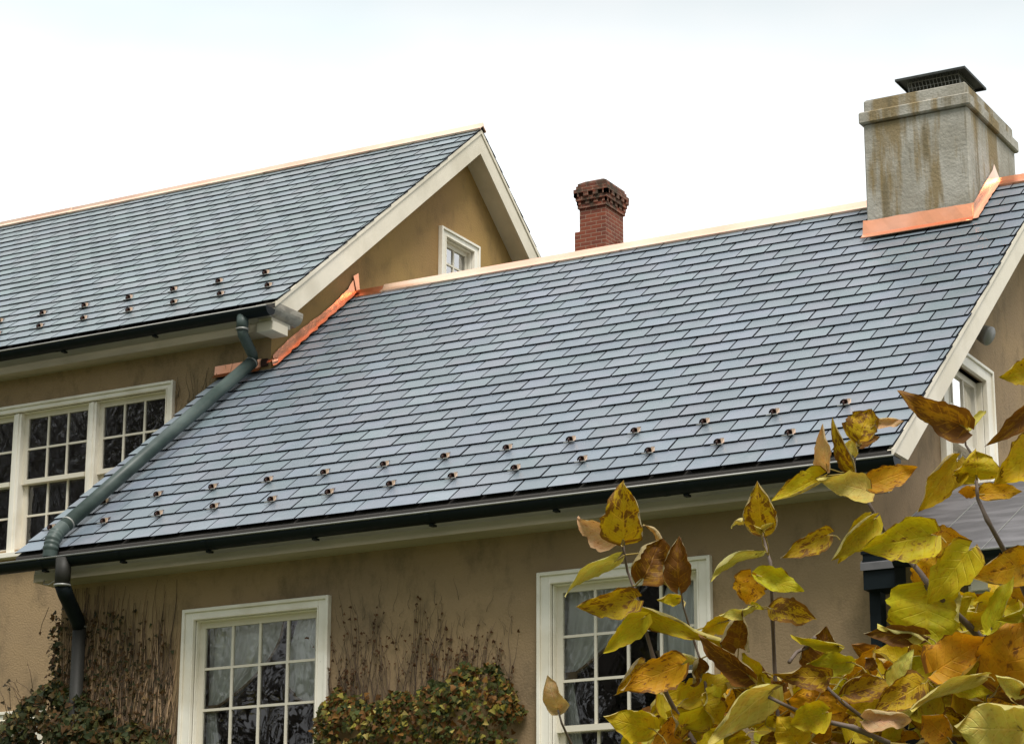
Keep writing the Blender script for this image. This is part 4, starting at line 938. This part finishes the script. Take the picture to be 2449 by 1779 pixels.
for k, (px, d, r0, r1) in enumerate(ST):
    pts_ = []
    for i, (u, v) in enumerate(px):
        pts_.append(CAM + ray(u, v) * (d + .03 * math.sin(i * 1.3 + k)))
    seg = []
    for a, b in zip(pts_[:-1], pts_[1:]):
        for f in (0, .33, .66): seg.append(a.lerp(b, f))
    seg.append(pts_[-1]); n0_ = len(seg)
    for i, p in enumerate(seg): stem_pts.append(p)
    rs_ = [(r0 + (r1 - r0) * i / n0_) * (1.25 if i % 6 == 0 else 1) for i in range(n0_)]
    if k in (0, 1, 2, 3, 4):
        last = seg[-1]; d_ = (seg[-1] - seg[-3]).normalized()
        for i in range(1, 9):
            f = i / 8; p = last.lerp(ROOT + Vector((.12 * math.sin(k * 2.), .12 * math.cos(k * 2.), 0)), f) + Vector((d_.x, d_.y, 0)) * .35 * f * (1 - f)
            seg.append(p); rs_.append(r1 + .006 * f)
    mb = MB(); mb.tube(seg, rs_, 8); mb.build('stem', M['wood'], shrub)
LF = Leaves(); rnd = random.Random(21)
def petiole(pts_, rs_):
    t_ = MB(); t_.tube(pts_, rs_, 5, cap=False); P_ = np.array(t_.v).reshape(len(pts_), 5, 3); P_ = np.concatenate([P_, P_[:, :1]], 1)
    LF.grid(P_, np.full(P_.shape[:2], .3), np.full(P_.shape[:2], .3), 3., (.42, .33, .10), 0.)
def add_leaf(base, tip, W, roll, c1, c2, bend, ty, nr=21, nc=17):
    tint, blot = TY[ty]; j = rnd.uniform(.85, 1.15); g_ = rnd.uniform(.93, 1.1); tint = (tint[0] * j, tint[1] * j * g_, tint[2] * j)
    big_leaf(LF, base, tip, W, (CAM - base).normalized(), R(roll), c1 * 1.25, c2 * 1.25, bend * 1.6, rnd.uniform(.14, .34), tint, max(0, blot + rnd.uniform(-.1, .1)), False, rnd, nc, nr)
    b = Vector(base); q = min(stem_pts, key=lambda p: (p - b).length + max(0, p.z - b.z) * .5)
    ax = (Vector(tip) - b).normalized()
    if (q - b).length > .09: q = b - ax * .03 + Vector((0, 0, -.02))
    mid_ = b.lerp(q, .5) - ax * .008
    petiole([b + ax * .006, b - ax * .004, mid_, q], [.0009, .0012, .0012, .0016])
for (cf, bx, by, tx, ty_, hw, roll, c1, c2, bend, ty, d) in LV:
    sc = SC[cf]; u0, v0 = cf(bx, by); u1, v1 = cf(tx, ty_)
    base = CAM + ray(u0, v0) * d; tip = CAM + ray(u1, v1) * (d + rnd.uniform(-.035, .02))
    W = 1.13 * hw / sc / FPX * d / max(.5, math.cos(R(roll)))
    eff = .5 * (math.sin(min(c1, 1.57)) / c1 + math.sin(min(c2, 1.57)) / c2)
    add_leaf(base, tip, W / max(.62, eff), roll, c1, c2, bend, ty)
# inner foliage behind the observed outer leaves, and the parts of the shrub outside the picture
def ytop(u): return np.interp(u, [1480, 1560, 1640, 1740, 1850, 1960, 2080, 2180, 2300, 2449, 2700, 3000], [1740, 1650, 1600, 1570, 1570, 1580, 1560, 1470, 1410, 1370, 1250, 1500])
cnt = 0
while cnt < 900:
    u = rnd.uniform(1480, 3000); v = rnd.uniform(1380, 2500)
    if v < ytop(u) + 40 or (u > 2449 and rnd.random() < .6) or (v > 1779 and rnd.random() < .6): continue
    d = rnd.uniform(4.60, 5.15) if v < 1779 and u < 2449 else rnd.uniform(4.35, 5.2)
    base = CAM + ray(u, v) * d; L_ = rnd.uniform(.05, .10)
    a = rnd.uniform(0, 6.28); dr = (RT * math.cos(a) + UP * (math.sin(a) * .8 - .15) + FW * rnd.uniform(-.5, .5)).normalized()
    tip = base + dr * L_
    add_leaf(base, tip, L_ * rnd.uniform(.36, .46), rnd.uniform(-55, 55), rnd.uniform(.4, 1.4), rnd.uniform(.4, 1.4), rnd.uniform(-.15, .2), rnd.choices('YSOBDGPK', [5, 5, 4, 3, 2, 3, 1.2, .5])[0], 11, 9)
    cnt += 1
LF.build('foliage', M['leaf'], shrub)

# ------------------------------------------------------------------ ivy
def small_leaf(L_, p, d, nrm, sz, tint, blot, rnd):
    d = np.array(d); nrm = np.array(nrm); nrm = nrm - d * nrm.dot(d); nrm = nrm / (np.linalg.norm(nrm) + 1e-9); sd = np.cross(d, nrm)
    S, T = np.meshgrid(np.array([-1, -.5, 0, .5, 1.]), np.array([0, .22, .45, .72, 1.])); w = np.array([.35, 1.0, .80, .50, .02])[:, None] * np.ones((1, 5))
    lob = 1 + .25 * np.array([-.3, .9, -.4, .3, 0])[:, None] * (abs(S) > .9)
    fold = rnd.uniform(-.1, .5)
    P = np.array(p) + (T * sz - .1 * sz * abs(S) * (1 - T))[..., None] * d + (S * w * lob * sz * .48)[..., None] * sd + (abs(S) * w * sz * fold * .5 - T * T * sz * rnd.uniform(0, .45))[..., None] * nrm
    L_.grid(P, S * .6, T, rnd.uniform(0, 60), tint, blot)
IV = [((.045, .065, .018), .25, 5), ((.075, .085, .02), .35, 4), ((.10, .07, .02), .6, 3), ((.14, .075, .02), .6, 2), ((.20, .17, .04), .2, 1), ((.25, .20, .08), .2, .5)]
def rdir(rnd): return Vector((rnd.uniform(-1, 1), rnd.uniform(-1, 1), rnd.uniform(-1, .5))).normalized()
def ivy_clump(L_, n, fx, rnd, size=(.035, .065), pal=IV):
    k = 0
    while k < n:
        r_ = fx(rnd)
        if r_ is None: continue
        p, = r_, ; t, b, _ = rnd.choices(pal, [q[2] for q in pal])[0]; j = rnd.uniform(.45, 1.25)
        dr = Vector((rnd.uniform(-1, 1), rnd.uniform(-.7, .1), rnd.uniform(-1.1, .35))).normalized(); nr = Vector((rnd.uniform(-.6, .6), -1, rnd.uniform(-.1, 1.0))).normalized()
        small_leaf(L_, p, dr, nr, rnd.uniform(*size), (t[0] * j, t[1] * j, t[2] * j), b, rnd); k += 1
def hedge(xs, zs, zbot, ydep, yface):
    x0, x1 = xs[0], xs[-1]
    def f(rnd):
        x = rnd.uniform(x0 - .03, x1 + .03); top = float(np.interp(x, xs, zs)) + .03 * math.sin(x * 23) + .02 * math.sin(x * 51)
        u = rnd.random() ** 1.6; z = top - u * (top - zbot)
        dep = ydep * min(1, .25 + 1.6 * (top - z) / .35) * min(1, .35 + 3 * min(x - x0 + .05, x1 + .05 - x))
        y = yface - dep * (1 - rnd.random() ** 2 * .9)
        if math.sin(x * 9.1 + z * 7) * math.sin(z * 13 - x * 4) > .5 and rnd.random() < .85: return None
        return (x, y, z)
    return f
rnd = random.Random(31)
def twig(mb, p, h, lean, wob, r, rnd, seg=9, tint=(1, 1, 1), y=None):
    pts_ = []; a = rnd.uniform(0, 6); b = rnd.uniform(5, 11)
    for i in range(seg + 1):
        f = i / seg; pts_.append((p[0] + lean * f * h + wob * math.sin(a + b * f) + rnd.uniform(-.004, .004), p[1] - .008 - .012 * abs(math.sin(a + 5 * f)), p[2] + h * f))
    mb.tube(pts_, [r * (1 - .75 * i / seg) for i in range(seg + 1)], 4, 0, tint); return pts_
M['vine'] = mat('vine_stem_varied', (.42, .32, .22), .85, var=.3, scale=30, tintattr=True)
# hedge-like clump between the two windows with bare runners above it
ivy2 = empty('ivy', (-9.6, 15.6, 0), 'rounded clump of brown and green ivy with bare runners between the two wing windows', 'ivy', 'ivy climbing the house front')
L2 = Leaves()
ivy_clump(L2, 6000, hedge([-10.46, -10.33, -10.0, -9.6, -9.35, -9.15, -8.95, -8.8, -8.74], [4.26, 4.33, 4.28, 4.29, 4.37, 4.47, 4.42, 4.30, 4.1], 2.7, .34, YWB), rnd, (.022, .054),
          [((.075, .08, .014), .3, 5), ((.05, .07, .015), .25, 4), ((.14, .062, .012), .5, 4), ((.21, .10, .018), .4, 2), ((.30, .26, .04), .1, 2), ((.36, .29, .08), .1, .8)])
mb = MB(); tips = []
for i in range(120):
    x = rnd.uniform(-10.42, -8.85); h = rnd.uniform(.15, .55) * (1.35 if -10.2 < x < -9.4 else 1); 
    t = rnd.uniform(.12, .38); tips.append(twig(mb, (x, YWB - .004, 4.2), h + .1, rnd.uniform(-.22, .22) + (-.12 if x < -9.8 else .08), rnd.uniform(.006, .02), rnd.uniform(.002, .0042), rnd, tint=(t, t * .85, t * .8)))
    if rnd.random() < .6:
        q = tips[-1][rnd.randint(3, 6)]; tips.append(twig(mb, q, h * .4, rnd.uniform(-.7, .7), .01, .002, rnd, 5, (t, t * .85, t * .8)))
for i in range(60):      # faint rootlets left on the wall
    x = rnd.uniform(-10.4, -8.7); t = rnd.uniform(.08, .25); twig(mb, (x, YWB + .005, rnd.uniform(4.3, 5.0)), rnd.uniform(.06, .25), rnd.uniform(-.6, .6), .008, .0016, rnd, 5, (t, t, t * .9))
mb.build('stem', M['vine'], ivy2)
for pts_ in tips:
    for _ in range(rnd.randint(1, 4)):
        p = pts_[rnd.randint(len(pts_) // 2, len(pts_) - 1)]; j = rnd.uniform(.5, 1.2)
        small_leaf(L2, p, rdir(rnd), (0, -1, .3), rnd.uniform(.012, .028), (.11 * j, .05 * j, .018 * j), .5, rnd)
L2.build('foliage', M['ivyleaf'], ivy2)
# ivy at the left corner of the wing
ivy1 = empty('ivy', (-13.0, 15.6, 0), 'dark green ivy heaped round the downpipe at the left corner of the wing', 'ivy', 'ivy climbing the house front')
L1 = Leaves()
IVD = [(tuple(c * .62 for c in a), b, w) for a, b, w in IV]
ivy_clump(L1, 4300, hedge([-13.66, -13.5, -13.3, -13.12, -12.95, -12.75, -12.55, -12.3, -12.1, -11.95], [4.20, 4.32, 4.46, 4.62, 4.56, 4.42, 4.33, 4.22, 4.17, 4.10], 3.0, .42, YWB), rnd, (.03, .07), IVD)
def corner(rnd):
    z = rnd.uniform(4.4, 5.25); 
    if rnd.random() < (z - 4.4) * .8: return None
    return (XWL + rnd.gauss(-.01, .035), YWB + rnd.uniform(-.06, .05), z)
ivy_clump(L1, 330, corner, rnd, (.022, .045), [((.07, .06, .02), .5, 3), ((.13, .07, .025), .6, 3), ((.05, .06, .02), .3, 2)])
def wallbits(rnd):
    x = rnd.uniform(-13.05, -11.95); z = rnd.uniform(4.1, 5.2)
    if rnd.random() < (x + 13.05) * .65 + max(0, z - 4.7) * .9: return None
    return (x, YWB - rnd.uniform(.01, .05), z)
ivy_clump(L1, 900, wallbits, rnd, (.018, .04), [((.10, .055, .02), .6, 4), ((.06, .05, .018), .5, 3), ((.045, .055, .02), .3, 2), ((.2, .13, .05), .3, 1)])
mb = MB()
for i in range(400):
    x = -13.1 + 1.18 * rnd.random() ** 1.1; t = rnd.choice([.2, .3, .5, .8, 1.1]) * rnd.uniform(.8, 1.1)
    z0 = rnd.uniform(3.9, 4.5); h = rnd.uniform(.4, 1.35) * (1 - .3 * (x + 13.1) / 1.2)
    twig(mb, (x, YWB, z0), min(h, 5.40 - z0), rnd.uniform(-.10, .14), rnd.uniform(.006, .018), rnd.uniform(.003, .008), rnd, 12, (t, t * .86, t * .72))
for i in range(12):
    t = .3; a = rnd.uniform(0, 6); p = Vector((XWL - .02, YWB - .03, rnd.uniform(4.5, 5.2)))
    mb.tube([p, p + Vector((-.03, -.01, .02)), p + Vector((-.06, -.02, rnd.uniform(-.05, .03)))], .0022, 4, 0, (t, t, t))
for i in range(14):
    p = Vector((rnd.uniform(-13.7, -13.2), YWB - .15, rnd.uniform(4.3, 4.6))); q = p + Vector((rnd.uniform(-.22, .02), -.02, rnd.uniform(.05, .22)))
    mb.tube([p, p.lerp(q, .5) + Vector((0, 0, .03)), q], .0025, 4, 0, (.3, .25, .2)); small_leaf(L1, q, rdir(rnd), (0, -1, .2), .035, (.05, .04, .02), .5, rnd)
p = Vector((-13.08, 15.52, 5.22)); mb.tube([p, p + Vector((-.03, 0, -.07)), p + Vector((-.06, 0, -.13)), p + Vector((-.075, 0, -.2))], .0025, 4, 0, (.3, .25, .2)); small_leaf(L1, p + Vector((-.075, 0, -.2)), (0, 0, -1), (0, -1, 0), .03, (.08, .045, .02), .5, rnd)
mb.build('stem', M['vine'], ivy1); L1.build('foliage', M['ivyleaf'], ivy1)
# bare runners on the upper wall by the pipe
ivy3 = empty('ivy', (-13.5, 18.1, 0), 'bare brown ivy runners on the upper wall beside the three part window', 'ivy', 'ivy climbing the house front')
mb = MB()
for i in range(60):
    x = rnd.uniform(-13.85, -12.95); t = rnd.choice([.15, .25, .6]); z0 = rnd.uniform(7.2, 7.75)
    twig(mb, (x, YA, z0), rnd.uniform(.15, .7) * (1 if z0 < 7.5 else .6), rnd.uniform(-.2, .3), .012, rnd.uniform(.0025, .005), rnd, 8, (t, t, t * .85))
mb.build('stem', M['vine'], ivy3)

# ------------------------------------------------------------------ garden trees behind the viewer, some mirrored in the panes, some added to cut low light
def bare_tree(loc, h, seed, label):
    rnd = random.Random(seed); tr = empty('bare_tree', loc, label, 'tree', 'garden trees mirrored in the windows')
    tk = MB(); br = MB(); L0 = Vector(loc)
    def grow(p, d, ln, r, lev, mb):
        pts_ = [p]; q = Vector(p); dd = Vector(d)
        for i in range(5):
            dd = (dd + Vector((rnd.uniform(-1, 1), rnd.uniform(-1, 1), rnd.uniform(-.3, .7))) * .22).normalized(); q = q + dd * ln / 5; pts_.append(Vector(q))
        mb.tube(pts_, [r * (1 - .12 * i) for i in range(6)], 6 if lev < 2 else 3, cap=False)
        if lev < 4:
            for k in range(4 if lev else 9):
                s_ = pts_[rnd.randint(2, 5)]; nd = (dd * .6 + Vector((rnd.uniform(-1, 1), rnd.uniform(-1, 1), rnd.uniform(-.2, .9)))).normalized()
                grow(s_, nd, ln * rnd.uniform(.5, .75), r * .5, lev + 1, br)
    grow(L0, Vector((0, 0, 1)), h * .42, h * .022, 0, tk)
    tk.build('trunk', M['bark'], tr); br.build('crown', M['bark'], tr)
def evergreen(loc, h, rad, seed, label):
    rnd = random.Random(seed); tr = empty('evergreen_tree', loc, label, 'tree', 'garden trees mirrored in the windows')
    mb = MB(); L0 = Vector(loc); mb.tube([L0, L0 + Vector((0, 0, h * .95))], [h * .02, .03], 8); mb.build('trunk', M['bark'], tr)
    Lv = Leaves()
    for i in range(9000):
        f = rnd.random() ** .8; z = h * (.08 + .9 * f); rr = rad * (1 - f) ** .7 * (.75 + .35 * math.sin(z * 2.3 + 3 * math.sin(z))) * rnd.uniform(.5, 1.05); a = rnd.uniform(0, 6.283)
        p = L0 + Vector((rr * math.cos(a), rr * math.sin(a), z)); d = Vector((math.cos(a), math.sin(a), -.4)).normalized()
        small_leaf(Lv, p, d, (rnd.uniform(-.4, .4), rnd.uniform(-.4, .4), 1), rnd.uniform(.18, .42), (.035, .055, .02), .1, rnd)
    Lv.build('crown', M['ivyleaf'], tr)
bare_tree((-29.5, -10, 0), 19, 1, 'tall bare tree mirrored in the left wing window')
bare_tree((-20.6, -10, 0), 19, 2, 'tall bare tree mirrored in the window behind the yellow leaves')
bare_tree((-34, -9, 0), 26, 3, 'tall bare tree mirrored in the wide three part window')
evergreen((-26.5, -14, 0), 14, 4.2, 4, 'dark evergreen mirrored low in the left wing window')
evergreen((-23.5, -18, 0), 12, 3.6, 5, 'dark evergreen mirrored low in the window behind the yellow leaves')
evergreen((-47, -14, 0), 27, 7.0, 6, 'large dark evergreen mirrored in the wide three part window')
evergreen((-39, -15, 0), 29, 7.0, 7, 'dark evergreen between two others mirrored in the three part window')

def plant_copy(src, loc, rz, sc, label):  # copies form an added row out of view, dimming low sky light
    r_ = src.copy(); C.objects.link(r_); r_.location = loc; r_.rotation_euler = (0, 0, rz); r_.scale = (sc, sc, sc); r_['label'] = label
    for ch in list(src.children):
        c_ = ch.copy(); C.objects.link(c_); c_.parent = r_
src_t = [o for o in C.objects if o.name.startswith('evergreen_tree')]
rnd = random.Random(77)
for i, (x, y, k, l) in enumerate(((-58, -6, 2, 'far left'), (-51, -16, 3, 'second from the left'), (-14, -19, 2, 'behind the viewer on the left'), (-5, -17, 3, 'straight behind the viewer'), (5, -20, 2, 'behind the viewer on the right'), (15, -17, 3, 'third from the right'), (26, -14, 2, 'second from the right'), (36, -8, 3, 'far right'), (-66, 6, 3, 'beside the house on the far left'))):
    plant_copy(src_t[k], (x, y, 0), rnd.uniform(0, 6), rnd.uniform(.8, 1.0), 'unseen evergreen added to the garden tree line to cut low sky light, ' + l)
